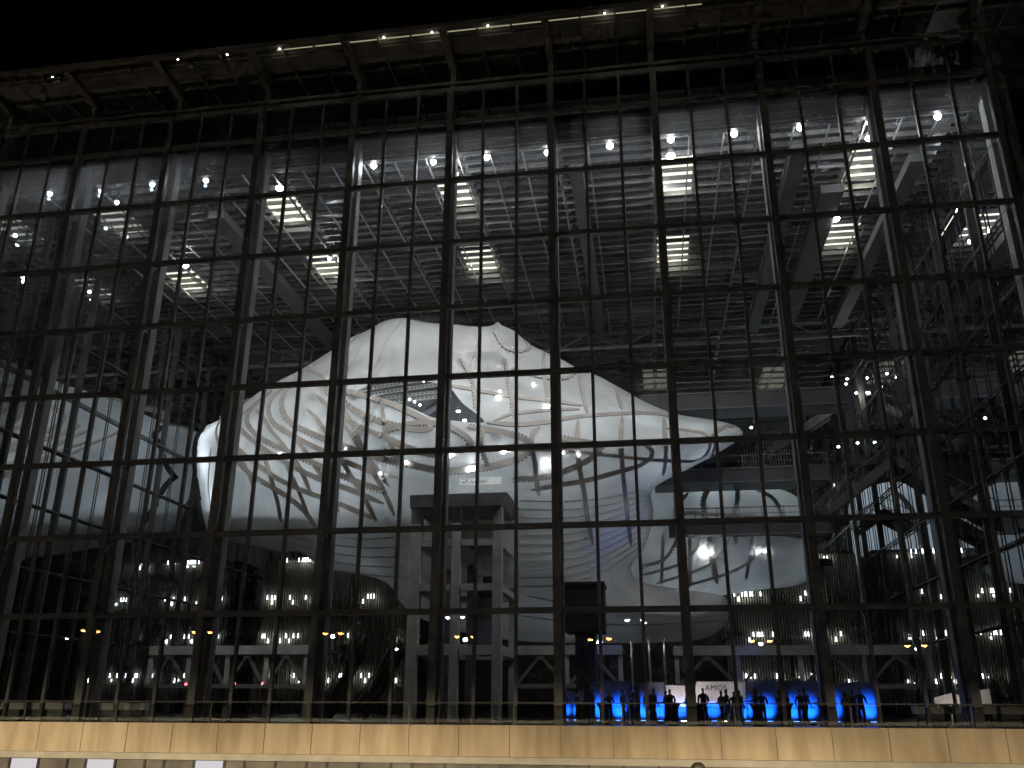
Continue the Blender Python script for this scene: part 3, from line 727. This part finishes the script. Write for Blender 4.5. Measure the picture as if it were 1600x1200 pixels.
# ------------------------------------------------------------------ walkways between cloud and gallery
def walkway(Y, xa, xb, ya, yb, label, tip=0):
    p, q = at(xa, yb, Y=Y), at(xb, ya, Y=Y)
    z0, z1 = p.z, at(xa, ya, Y=Y).z
    t = thing("walkway", ((p.x+q.x)/2, Y+1.5, z0), label, "walkway", "walkways between cloud and gallery")
    m = MB(); m.add([(p.x,Y+.8,z1-.1),(p.x+tip,Y,z1),(q.x,Y,z1),(q.x,Y+3,z1),(p.x,Y+3,z1-.1),(p.x,Y+.8,z0),(p.x+tip*.6,Y,z0),(q.x,Y,z0),(q.x,Y+3,z0),(p.x,Y+3,z0)],
                    [(0,1,2,3,4),(9,8,7,6,5),(0,5,6,1),(1,6,7,2),(2,7,8,3),(3,8,9,4),(4,9,5,0)]); m.build("deck_slab", M['walk'], t)
    box("edge_flange", (p.x+tip, Y-.1, z1-.12), (q.x, Y-.005, z1), M['steel'], t)
    box("edge_flange", (p.x+tip, Y-.1, z0), (q.x, Y-.005, z0+.1), M['steel'], t)
    n = 7
    for k in range(n+1):
        xx = p.x+tip+(q.x-p.x-tip-.1)*k/n
        box("rail_post", (xx, Y+.05, z1+.003), (xx+.05, Y+.1, z1+1.0), M['steel'], t)
    box("handrail", (p.x+tip, Y+.03, z1+1.001), (q.x, Y+.12, z1+1.07), M['steel'], t)
    box("midrail", (p.x+tip, Y+.01, z1+.5), (q.x, Y+.045, z1+.54), M['steel'], t)
walkway(29.5, 1000, 1330, 618, 644, "highest grey walkway behind the pointed tip of the cloud")
walkway(27.0, 1024, 1296, 735, 758, "middle grey walkway running right from the cloud below its tip", 2.2)
walkway(27.5, 1046, 1300, 815, 838, "lowest dark walkway crossing the rear lobe of the cloud", .4)

# stairs climbing to the right
def stair(name, Y, x0, y0, x1, y1, width, label):
    p, q = at(x0, y0, Y=Y), at(x1, y1, Y=Y)
    t = thing(name, ((p.x+q.x)/2, Y, p.z), label, "stairs", "stairs right of the cloud")
    for yy in (Y, Y+width):
        beam("stringer", (p.x,yy,p.z), (q.x,yy,q.z), .12, .75, M['steel'], t)
        beam("handrail", (p.x,yy,p.z+1.5), (q.x,yy,q.z+1.5), .06, .08, M['column'], t)
        n = 6
        for k in range(n+1):
            xx = p.x+(q.x-p.x)*k/n; zz = p.z+(q.z-p.z)*k/n
            box("baluster", (xx-.025, yy-.02, zz+.38), (xx+.025, yy+.02, zz+1.46), M['steel'], t)
    n = max(6, int(abs(q.z-p.z)/.18))
    for k in range(n):
        xx = p.x+(q.x-p.x)*(k+.5)/n; zz = p.z+(q.z-p.z)*(k+.5)/n; hw = abs(q.x-p.x)/n/2
        box("tread", (xx-hw*1.1, Y+.07, zz-.05), (xx+hw*1.1, Y+width-.07, zz+.02), M['walk'], t)
    mb = MB(); mb.beam((p.x,Y+width/2,p.z-.25), (q.x,Y+width/2,q.z-.25), width-.2, .12); mb.build("underside", M['walk'], t)
stair("staircase", 30.5, 1268, 818, 1392, 722, 3.0, "dark staircase climbing right between middle and lowest walkways")
stair("staircase", 33.0, 1222, 880, 1318, 812, 2.6, "lower dark staircase below the lowest walkway")
stair("staircase", 36.0, 1345, 826, 1452, 754, 2.4, "rear staircase with jagged steps beside the right glass wall")
stair("staircase", 40.0, 1200, 705, 1300, 640, 2.4, "upper thin staircase beneath the highest walkway")
# landing slabs
def slabthing(name, px0, px1, py0, py1, Y, depth, m, label, cat):
    p, q = at(px0, py1, Y=Y), at(px1, py0, Y=Y)
    t = thing(name, ((p.x+q.x)/2, Y, p.z), label, cat); box("deck_slab", (p.x,Y,p.z), (q.x,Y+depth,q.z), m, t)
    for k in range(6):
        xx = p.x+(q.x-p.x)*(k+.2)/6; box("rail_post", (xx, Y+.1, q.z+.002), (xx+.05, Y+.15, q.z+1.05), M['steel'], t)
    box("handrail", (p.x,Y+.08,q.z+1.052), (q.x,Y+.17,q.z+1.11), M['steel'], t)
slabthing("landing", 1325, 1412, 712, 726, 31, 5, M['walk'], "dark landing at the head of the middle staircase", "landing")
slabthing("landing", 1215, 1300, 872, 886, 33.2, 4, M['black'], "black landing under the lowest walkway right of the lobe", "landing")

# ------------------------------------------------------------------ gallery block at the back of the hall
def gallery(name, Y, px0, px1, pyt, pyb, floors, label, nf):
    p, q = at(px0, pyb, Y=Y), at(px1, pyt, Y=Y)
    t = thing(name, ((p.x+q.x)/2, Y+4, DECK), label, "gallery")
    z0, z1 = DECK, q.z
    box("back_wall", (p.x, Y+6, z0), (q.x, Y+6.3, z1), M['slab'], t)
    hs = (z1-z0)/floors
    for k in range(1, floors+1):
        box("floor_slab", (p.x, Y+.3, z0+k*hs-.35), (q.x, Y+5.98, z0+k*hs), M['slab'], t)
        box("slab_edge", (p.x, Y+.24, z0+k*hs-.4), (q.x, Y+.295, z0+k*hs+.05), M['dark'], t)
    n = nf
    for k in range(n+1):
        xx = p.x+(q.x-p.x)*k/n
        box("fin", (xx-.045, Y-.2, z0), (xx+.045, Y+.2, z1-.3), M['fin'], t)
    return t, p.x, q.x, z0, hs
rg = random.Random(11)
def gallery_lights(t, xa, xb, Y, z0, hs, floors, groups):
    for k in range(1, floors+1):
        for g in range(groups):
            xx = rg.uniform(xa+.6, xb-1.6); n = rg.choice((1,1,2,2,3)); yy = Y-.45
            for j in range(n):
                c = Vector((xx+j*rg.choice((.42,.5)), yy, z0+k*hs-.42-rg.choice((0,0,.5))))
                m = MB(); m.lathe([(.03,.35),(.03,.08),(.055,.05),(.055,-.03),(.03,-.05)], 8, c); m.build("downlight", M['dot'], t)
            if g % 2 == 0: light("downlight_light", 'POINT', (xx+.5, yy, z0+k*hs-.75), 1.6, (1,.97,.78), .15, t)
g1 = gallery("rear_gallery", 46, 398, 650, 868, 1060, 4, "fin fronted gallery behind the cloud left of the tower", 62)
gallery_lights(g1[0], g1[1], g1[2], 46, g1[3], g1[4], 4, 9)
g2 = gallery("rear_gallery", 46, 1140, 1334, 860, 1060, 4, "fin fronted gallery behind the cloud on the lower right", 50)
gallery_lights(g2[0], g2[1], g2[2], 46, g2[3], g2[4], 4, 7)
g3 = gallery("rear_gallery", 72, 1190, 1345, 640, 1060, 8, "tall far gallery at the back right behind walkways", 44)
gallery_lights(g3[0], g3[1], g3[2], 72, g3[3], g3[4], 8, 3)
rw = box("rear_wall", (XL, YB+.3, DECK), (XR, YB+.6, 31.1), M['dark']); tag(rw, "dark end wall far behind the cloud", None, None, "structure")
# hanging white spots on the right side
for i, (px, py) in enumerate(((1300,588),(1324,592),(1345,596),(1322,600),(1338,614),(1352,612),(1398,660),(1378,686),(1368,697),(1373,692),(1385,690),(1400,689),(1174,668),(1340,692),(1310,698))):
    p = at(px, py, Y=38+i % 4)
    t = thing("pendant_lamp", p, ORD[i]+" tiny pendant lamp in the cluster above the right hand staircases", "lamp", "tiny pendant lamps at the right")
    m = MB(); m.lathe([(.012,.0),(.012,1.6)], 6, p+Vector((0,0,.08))); m.build("rod", M['dark'], t)
    m = MB(); m.lathe([(.03,.1),(.12,.06),(.13,-.05),(.06,-.1)], 10, p); m.build("bulb", M['dot'], t)
    if i in (4, 7): light("lamp_light", 'POINT', p-Vector((0,.3,.2)), 120, (1,.97,.8), .1, t)

# ------------------------------------------------------------------ ground floor: truss girders, escalator, poles
def girder(Y, xa, xb, label, mod=78, ends=True):
    p, q = at(xa, 1074, Y=Y), at(xb, 1010, Y=Y); z0, z1 = at(xa, 1072, Y=Y).z, at((xa+xb)/2, 1016, Y=Y).z
    t = thing("truss_girder", ((p.x+q.x)/2, Y, DECK), label, "truss", "ground floor truss girders")
    box("top_chord", (p.x,Y-.25,z1-.3), (q.x,Y+.25,z1+.3), M['conc'], t)
    box("bottom_chord", (p.x,Y-.2,z0-.14), (q.x,Y+.2,z0+.14), M['steel'], t)
    box("floor_slab", (p.x,Y+.26,z1+.02), (q.x,Y+7,z1+.28), M['concd'], t)
    n = max(2, int(round((xb-xa)/mod)))
    for k in range(n+1):
        xx = p.x+.15+(q.x-p.x-.3)*k/n
        box("post", (xx-.14, Y-.14, z0+.141), (xx+.14, Y+.14, z1-.301), M['conc'], t)
        if k < n:
            xm = xx+(q.x-p.x-.3)/n/2; x2 = xx+(q.x-p.x-.3)/n
            beam("diagonal", (xx+.15,Y,z0+.1), (xm,Y,z1-.32), .16, .2, M['steel'], t)
            beam("diagonal", (xm,Y-.01,z1-.32), (x2-.15,Y-.01,z0+.1), .16, .2, M['steel'], t)
            box("gusset", (xm-.25,Y-.2,z1-.62), (xm+.25,Y-.171,z1-.302), M['steel'], t)
        box("support", (xx-.16, Y+.3, DECK), (xx+.16, Y+.62, z0+.5), M['concd'], t)
    for k in range(n*3):
        xx = p.x+(q.x-p.x)*k/(n*3); box("glazing_bar", (xx, Y+4, DECK), (xx+.08, Y+4.1, z1), M['dark'], t)
girder(16, 228, 484, "concrete truss girder at ground level left of the escalator", 70)
girder(16, 800, 972, "concrete truss girder at ground level right of the tower", 80)
girder(16, 1056, 1452, "long concrete truss girder above the blue lights", 88)
def escalator(px0, py0, px1, py1, Y, label):
    p, q = at(px0, py0, Y=Y), at(px1, py1, Y=Y)
    p.z = DECK+.1
    t = thing("escalator", ((p.x+q.x)/2, Y, DECK), label, "escalator", "escalators left of the tower")
    for dy in (0, 1.3):
        beam("balustrade", (p.x,Y+dy,p.z+.5), (q.x,Y+dy,q.z+.5), .03, .8, M['glassb'], t)
        beam("handrail", (p.x,Y+dy,p.z+1.05), (q.x,Y+dy,q.z+1.05), .09, .1, M['walk'], t)
    beam("truss_body", (p.x,Y+.65,p.z-.2), (q.x,Y+.65,q.z-.2), 1.24, .35, M['dark'], t)
    n = 30
    for k in range(n):
        c = p.lerp(q, (k+.5)/n); box("step", (c.x-.16, Y+.06, c.z+.02), (c.x+.16, Y+1.24, c.z+.12), M['dark'], t)
escalator(505, 1100, 560, 1012, 14, "escalator rising right, nearest the left truss girder")
escalator(560, 1100, 622, 1012, 14, "escalator rising right, nearest the concrete tower")
for i, (px, yt, nm) in enumerate(((988,1000,"leftmost"),(1016,1000,"middle"),(1040,998,"rightmost"))):
    Yp = 6.5; p = at(px, 1060, Y=Yp); zt = at(px, yt, Y=Yp).z
    t = thing("flag_pole", (p.x, Yp, DECK), nm+" of three thin steel poles behind the glass", "pole", "thin poles behind the glass")
    m = MB(); m.lathe([(.075,0),(.055,zt-DECK-.1)], 10, (p.x,Yp,DECK)); m.build("shaft", M['chrome'], t, True)
    m = MB(); m.lathe([(.07,0),(.1,.06),(.06,.14)], 10, (p.x,Yp,zt-.08)); m.build("finial", M['chrome'], t, True)
    m = MB(); m.lathe([(.3,0),(.3,.05),(.12,.08)], 14, (p.x,Yp,DECK)); m.build("base_plate", M['steel'], t)

# ------------------------------------------------------------------ blue lit event on the ground floor
def screenwall(px0, px1, pyt, Y, label, m='partition'):
    p, q = at(px0, 1100, Y=Y), at(px1, pyt, Y=Y)
    t = thing("partition_wall", ((p.x+q.x)/2, Y, DECK), label, "partition", "event partitions")
    n = max(2, int((q.x-p.x)/1.6))
    for k in range(n):
        a = p.x+(q.x-p.x)*k/n; b = p.x+(q.x-p.x)*(k+1)/n
        box("panel", (a+.01, Y+random.uniform(0,.02), DECK+.05), (b-.01, Y+.1, q.z), M[m], t)
    for k in range(n+1):
        a = p.x+(q.x-p.x)*k/n; box("foot", (a-.12, Y-.3, DECK), (a+.12, Y+.4, DECK+.045), M['dark'], t)
screenwall(876, 912, 1080, 6.0, "narrow blue lit partition below the black shaft")
screenwall(922, 984, 1064, 6.1, "blue lit partition left of the thin poles")
screenwall(1000, 1044, 1066, 6.1, "blue lit partition between the thin poles and the pale screen")
screenwall(1168, 1282, 1064, 6.1, "wide blue lit partition right of the printed banner")
screenwall(1288, 1372, 1066, 6.2, "violet lit partition at the right end of the event")
screenwall(1042, 1167, 1099, 6.3, "low blue lit partition below screen and banner")
def banner(px0, px1, pyt, pyb, Y, label, text):
    p, q = at(px0, pyb, Y=Y), at(px1, pyt, Y=Y)
    t = thing("banner", ((p.x+q.x)/2, Y, DECK), label, "banner")
    box("board", (p.x, Y, p.z), (q.x, Y+.06, q.z), M['white'], t)
    for xx in (p.x+.1, q.x-.16): box("leg", (xx, Y+.07, DECK), (xx+.06, Y+.13, q.z-.1), M['steel'], t)
    if text:
        cu = bpy.data.curves.new("lettering", 'FONT'); cu.body = "AMOS"; cu.size = .40; cu.extrude = .006; cu.space_character = 1.15
        tmp = bpy.data.objects.new("tmp", cu); COL.objects.link(tmp)
        dg = bpy.context.evaluated_depsgraph_get(); me = bpy.data.meshes.new_from_object(tmp.evaluated_get(dg)); bpy.data.objects.remove(tmp)
        me.materials.clear(); me.materials.append(M['ink']); o = bpy.data.objects.new("lettering", me)
        o.location = (p.x+(q.x-p.x)*.17, Y-.02, q.z-.45); o.rotation_euler = (rad(90), 0, 0); link(o, t)
        m = MB()
        for k in range(13):
            xx = p.x+(q.x-p.x)*(.17+.058*k); m.box((xx, Y-.018, q.z-1.0), (xx+.11, Y-.008, q.z-.8))
        m.build("small_lettering", M['faint'], t)
        m = MB(); m.add([(p.x+.28,Y-.02,q.z-.95),(p.x+.62,Y-.02,q.z-.95),(p.x+.45,Y-.02,q.z-.55)], [(0,1,2)]); m.build("emblem", M['ink'], t)
    c = Vector(((p.x+q.x)/2, Y-1.5, DECK+.15))
    lt = thing("flood_lamp", c, "small flood lamp on the floor lighting the "+("printed banner" if text else "plain pale screen"), "lamp")
    m = MB(); m.box((c.x-.15,c.y-.1,c.z-.15),(c.x+.15,c.y+.1,c.z+.05)); m.build("housing", M['dark'], lt)
    m = MB(); m.box((c.x-.13,c.y-.08,c.z+.051),(c.x+.13,c.y+.08,c.z+.06)); m.build("lens", M['bulbw'], lt)
    light("lamp_light", 'SPOT', c+Vector((0,0,.2)), 60 if text else 110, (1,.84,.8), .1, lt, (c.x, Y, p.z+1.2), 85, .6)
banner(1090, 1164, 1065, 1099, 5.9, "white printed banner lettered AMOS among blue lights", True)
banner(1042, 1089, 1071, 1104, 5.95, "plain pale glowing screen just left of the printed banner", False)
BL = [(884,"at the left end of the event"),(900,"at the narrow partition below the black shaft"),(936,"at the foot of the partition left of the thin poles"),(966,"at the right end of the partition left of the thin poles"),
      (1005,"beside the thin poles"),(1032,"just right of the thin poles"),(1066,"below the plain pale screen"),(1116,"below the printed banner"),(1168,"at the right foot of the banner"),(1203,"before the wide partition's left part"),
      (1244,"before the wide partition's middle"),(1270,"before the wide partition's right part"),(1308,"before the violet partition"),(1364,"at the far right end of the event")]
for i, (px, where) in enumerate(BL):
    Y = 5.42; c = at(px, 1118, Y=Y); c.z = DECK
    t = thing("blue_floor_lamp", c, "blue uplight "+where, "lamp", "blue uplights on the hall floor")
    m = MB(); m.box((c.x-.14,c.y-.12,DECK),(c.x+.14,c.y+.12,DECK+.2)); m.build("housing", M['dark'], t)
    m = MB(); m.box((c.x-.12,c.y-.1,DECK+.201),(c.x+.12,c.y+.1,DECK+.215)); m.build("lens", M['blue'], t)
    light("lamp_light", 'SPOT', (c.x, c.y, DECK+.28), 900 if i > 1 else 600, (.004,.11,1), .08, t, (c.x, c.y+.6, DECK+.68), 64 if i > 1 else 44, 1.0)
# bar tables under dark cloths
for i, (px, Y, where) in enumerate(((910,4.6,"below the partition left of the thin poles"),(944,4.4,"second from the left"),(1052,3.4,"below the plain pale screen"),(1092,3.2,"at the banner's left foot"),(1184,3.3,"right of the banner"),(1228,3.2,"before the wide partition"),(1290,3.4,"between the right partitions"))):
    c = at(px, 1112, Y=Y)
    t = thing("bar_table", (c.x, Y, DECK), "round bar table under a dark cloth "+where, "table", "bar tables at the event")
    m = MB(); m.lathe([(.40,1.06),(.41,1.10),(.38,1.115)], 18, (c.x,Y,DECK)); m.build("table_top", M['cloth2'], t)
    m = MB(); m.lathe([(.30,0),(.24,.4),(.26,.8),(.40,1.055)], 18, (c.x,Y,DECK)); m.build("cloth", M['cloth'], t, True)
# pale counters
for i, (px0, px1, py0, py1, Y, lb) in enumerate(((1461,1487,1083,1101,8,"small slanted pale display board left of its pair at the right"),(1496,1546,1076,1100,8,"larger slanted pale display board at the lower right"))):
    a = at(px0, py1, Y=Y); b = at(px1, py0, Y=Y)
    t = thing("display_board", ((a.x+b.x)/2, Y, DECK), lb, "board")
    m = MB(); hgt = b.z
    m.add([(a.x,Y,a.z),(b.x,Y,a.z),(b.x,Y,hgt),(a.x,Y,hgt-(hgt-a.z)*.4),(a.x,Y+.15,a.z),(b.x,Y+.15,a.z),(b.x,Y+.15,hgt),(a.x,Y+.15,hgt-(hgt-a.z)*.4)],
          [(0,1,2,3),(7,6,5,4),(0,4,5,1),(1,5,6,2),(2,6,7,3),(3,7,4,0)]); m.build("face", M['white'], t)
    for xx in (a.x+.1, b.x-.2): box("leg", (xx, Y+.02, DECK), (xx+.1, Y+.12, a.z-.002), M['steel'], t)
c = Vector((at(1500, 1100, Y=8).x, 6.2, DECK+.15))
lt = thing("flood_lamp", c, "added flood lamp on the floor brightening the pale display boards", "lamp")  # lamp added only to brighten the boards
m = MB(); m.box((c.x-.15,c.y-.1,c.z-.15),(c.x+.15,c.y+.1,c.z+.05)); m.build("housing", M['dark'], lt)
m = MB(); m.box((c.x-.13,c.y-.08,c.z+.051),(c.x+.13,c.y+.08,c.z+.06)); m.build("lens", M['bulbw'], lt)
light("lamp_light", 'SPOT', c+Vector((0,0,.2)), 60, (1,.84,.78), .1, lt, (c.x, 8, DECK+1.4), 110, .8)
for i, (px0, px1, lb) in enumerate(((0,104,"long low pale bench at the lower left"),(142,226,"second low pale bench from the left"),(1428,1600,"long low pale bench at the lower right"))):
    Y = 4.5; a = at(px0, 1106, Y=Y); b = at(px1, 1098, Y=Y)
    t = thing("low_bench", ((a.x+b.x)/2, Y, DECK), lb, "bench", "low pale benches")
    n = max(2, int((b.x-a.x)/1.4))
    for k in range(n):
        xx = a.x+(b.x-a.x)*k/n; box("seat", (xx+.01, Y, DECK+.62), (xx+(b.x-a.x)/n-.01, Y+.6, DECK+.98), M['white'], t)
        box("plinth", (xx+.2, Y+.1, DECK), (xx+(b.x-a.x)/n-.2, Y+.5, DECK+.618), M['concd'], t)

# ------------------------------------------------------------------ people
def person_mesh(pose, jacket, seed):
    rr = random.Random(seed)
    V = []; E_ = []; R = []
    def add(p, r, par=None):
        V.append(p); R.append(r)
        if par is not None: E_.append((par, len(V)-1))
        return len(V)-1
    pel = add((0,0,.95), (.15,.11)); sp1 = add((0,0,1.12), (.145,.10), pel); ch = add((0,-.01,1.32), (.17,.115), sp1); nk0 = add((0,-.01,1.46), (.085,.075), ch)
    nk = add((0,-.015,1.53), (.055,.055), nk0); hd = add((0,-.025,1.60), (.075,.09), nk); hd2 = add((0,-.02,1.68), (.08,.10), hd); add((0,-.01,1.745), (.055,.07), hd2)
    for s in (-1, 1):
        hp = add((s*.09,0,.90), (.095,.095), pel); st = pose.get('step', .06)*s
        kn = add((s*.10,-st*.9-.02,.50), (.065,.065), hp); an = add((s*.105,st*.3,.10), (.045,.045), kn); add((s*.115,st*.3-.15,.04), (.042,.03), an)
        sh = add((s*.19,-.01,1.41), (.065,.065), ch); bend = pose.get('bend', (.05,.05))[0 if s < 0 else 1]
        el = add((s*.25,.03-bend*.2,1.14), (.05,.05), sh); wr = add((s*(.26-bend*.25),-.05-bend*.75,.92+bend*.55), (.034,.034), el)
        fd = Vector((-s*bend*.2,-.02-bend*.6,-.16+bend*.3)); w0 = Vector(V[wr]); pm = add(tuple(w0+fd*.45), (.04,.022), wr)
        for k in range(4):
            o = Vector((0,(k-1.5)*.02,0)); f1 = add(tuple(w0+fd*.8+o), (.010,.010), pm); add(tuple(w0+fd*(1.12-.06*abs(k-1))+o), (.008,.008), f1)
        t1 = add(tuple(w0+fd*.55+Vector((-s*.015,-.05,0))), (.011,.011), pm); add(tuple(w0+fd*.85+Vector((-s*.02,-.06,0))), (.008,.008), t1)
    me = bpy.data.meshes.new("body"); me.from_pydata(V, E_, []); o = bpy.data.objects.new("body", me); COL.objects.link(o)
    sk = o.modifiers.new("s", 'SKIN'); sk.use_smooth_shade = True
    for i, r in enumerate(R): me.skin_vertices[0].data[i].radius = r
    me.skin_vertices[0].data[0].use_root = True
    sb = o.modifiers.new("d", 'SUBSURF'); sb.levels = 1; sb.render_levels = 1
    dg = bpy.context.evaluated_depsgraph_get(); out = bpy.data.meshes.new_from_object(o.evaluated_get(dg)); bpy.data.objects.remove(o)
    # nose and brow: pull the face forward
    for v in out.vertices:
        if v.co.z > 1.58 and v.co.z < 1.65 and v.co.y < -.09 and abs(v.co.x) < .025: v.co.y -= .02
    out.materials.clear()
    for m in (M['skin_'], jacket, M['trous'], M['hair']): out.materials.append(m)
    for p in out.polygons:
        c = p.center
        if c.z > 1.50: p.material_index = 3 if (c.z > 1.69 or c.y > .0) else 0
        elif c.z < .93 and abs(c.x) < .2: p.material_index = 2
        elif abs(c.x) > .17 and c.z < .90+pose.get('bend', (0, 0))[0]*.5: p.material_index = 0
        else: p.material_index = 1
    out.shade_smooth(); return out
PM = [person_mesh({'step':.05,'bend':(.05,.35)}, M['cloth'], 1), person_mesh({'step':.16,'bend':(.1,.1)}, M['cloth2'], 2), person_mesh({'step':.02,'bend':(.4,.4)}, M['cloth'], 3)]
PEOPLE = []
PX = [(880,4.8),(902,4.2),(926,4.9),(952,4.0),(974,4.4),(990,4.9),(1014,3.6),(1022,4.4),(1042,3.5),(1048,4.5),(1076,3.4),(1084,4.3),(1100,3.2),(1128,3.4),(1137,4.4),(1148,3.1),(1156,3.9),(1182,3.9),(1192,3.2),(1220,3.8),(1232,3.9),(1252,3.2),(1259,4.2),(1284,4.0),(1294,3.0),(1322,3.3),(1334,4.0),(1346,3.2)]
CLO = ["black","grey","dark"]; NEAR = [(895,"below the black shaft"),(982,"left of the thin poles"),(1030,"by the thin poles"),(1089,"before the pale screen"),(1166,"before the printed banner"),(1210,"right of the printed banner"),(1286,"before the wide partition"),(1400,"before the violet partition")]
cnt = {}
for i, (px, Y) in enumerate(PX):
    w = [n for e, n in NEAR if px <= e][0]; cnt[w] = cnt.get(w, 0)+1
    PEOPLE.append((px, Y, "in %s clothes %s, %s there from the left" % (CLO[i % 3], w, ORD[cnt[w]-1]), (i*2.1) % 6.28, .95+.1*((i*7) % 5)/4))
order = [0,1,2]*10
for i, (px, Y, lb, rz, s) in enumerate(PEOPLE):
    o = bpy.data.objects.new("person", PM[order[i]]); c = at(px, 1110, Y=Y); o.location = (c.x, Y, DECK); o.rotation_euler = (0,0,rz); o.scale = (s,s,s)
    COL.objects.link(o); tag(o, "person "+lb, "person", "people at the blue lit event")
o = bpy.data.objects.new("person", PM[1]); c = at(1090, 1191, Y=-36.5)
o.scale = (1,1,1); o.location = (c.x, -36.5, -6.76); o.rotation_euler = (0,0,rad(170)); COL.objects.link(o)
hz = c.z+6.76; o.scale = (hz/max(v.co.z for v in PM[1].vertices),)*3
tag(o, "person seen from behind, only the dark hair at the bottom edge", "person")

# ------------------------------------------------------------------ street lamps and signals behind the viewer, mirrored in the glass
def street_lamp(x, y, z, m, power, col, label, twin=True):
    g = -6.22
    t = thing("street_lamp", (x, y, g), label, "street lamp", "street lamps")
    mb = MB(); mb.lathe([(.16,0),(.13,.9),(.08,1.0),(.06,z-g)], 10, (x,y,g)); mb.build("pole", M['dark'], t, True)
    for s in ((-1, 1) if twin else (1,)):
        mb = MB(); mb.beam((x,y,z-.1), (x+s*.9,y,z+.1), .07, .07); mb.build("arm", M['dark'], t)
        mb = MB(); mb.box((x+s*.7,y-.2,z+.08), (x+s*1.3,y+.2,z+.2)); mb.build("head", M['dark'], t)
        mb = MB(); mb.lathe([(.34,0),(.28,-.1),(.1,-.2)], 10, (x+s*1.0,y,z+.078)); mb.build("lens", m, t)
    if power: light("lamp_light", 'SPOT', (x,y,z-.15), power, col, .25, t, (x, y+40, z-37.2), 76, .16); light("facade_fill", 'POINT', (x,y,z-.3), power*.005, (.86,.93,1), .25, t)  # the cool point light is added fill for the mullions, apart from the sodium beam
VS = 62.0
def mirrored(px, py, S=VS):
    p = at(px, py, Y=S); return p.x, -S, p.z
for i, (px, py, nm) in enumerate(((140,986,"first"),(315,987,"second"),(523,990,"third"),(728,997,"fourth"),(938,1001,"fifth"),(1187,1002,"sixth"),(1430,1010,"seventh"))):
    x, y, z = mirrored(px, py)
    street_lamp(x, y, z, M['sodium'], 72000, (1,.80,.50), "sodium twin street lamp, %s from the left of its mirrored row" % nm)
for i, (px, py) in enumerate(((712,967),(992,972))):
    x, y, z = mirrored(px, py, 70)
    street_lamp(x, y, z, M['coolsod'], 0, (1,1,1), "white street lamp mirrored "+("in front of the concrete tower" if i == 0 else "right of the black shaft"))
for i, (px, py) in enumerate(((290,1068),(367,1068),(410,1068))):
    x, y, z = mirrored(px, py, 66)
    t = thing("traffic_light", (x, y, -6.22), ("leftmost","middle","rightmost")[i]+" of three red traffic signals mirrored at the lower left", "traffic light", "traffic lights behind the viewer")
    mb = MB(); mb.lathe([(.07,0),(.06,z+6.22-.95)], 10, (x,y,-6.22)); mb.build("pole", M['dark'], t, True)
    box("housing", (x-.22,y-.14,z-.95), (x+.22,y+.1,z+.24), M['black'], t)
    for k in range(3):
        mb = MB(); c = Vector((x, y+.102, z-.36*k))
        n = 14; mb.add([c+Vector((0.16*math.cos(2*math.pi*q/n),0,.16*math.sin(2*math.pi*q/n))) for q in range(n)]+[c+Vector((0,.04,0))], [(q,(q+1) % n,n) for q in range(n)])
        mb.build("lens", M['redlens'] if k == 0 else M['off'], t)
# lamps of the city beyond the left glass wall
for i, (px, py, mm) in enumerate(((48,928,'coolsod'),(85,998,'sodium'),(207,1023,'sodium'),(262,967,'coolsod'),(30,908,'coolsod'),(104,999,'coolsod'))):
    p = at(px, py, Y=(70,60,75,90,66,95)[i]); p.z = max(p.z, -3)
    mm2 = M['bulb'] if mm == 'coolsod' else M['sodium']
    t = thing("street_lamp", (p.x, p.y, -12), ["white lamp","orange lamp","yellow lamp","pale lamp","dim white lamp","small white lamp"][i]+" of the city, "+ORD[i]+" seen through the left glass", "street lamp", "city lamps beyond the left wall")
    mb = MB(); mb.lathe([(.12,0),(.05,p.z+12)], 8, (p.x,p.y,-12)); mb.build("pole", M['dark'], t)
    mb = MB(); mb.lathe([(.1,.15),(.22,.1),(.2,-.06),(.08,-.12)], 10, p); mb.build("lens", M['bulbw'] if mm == 'sodium' else M['bulb'], t)
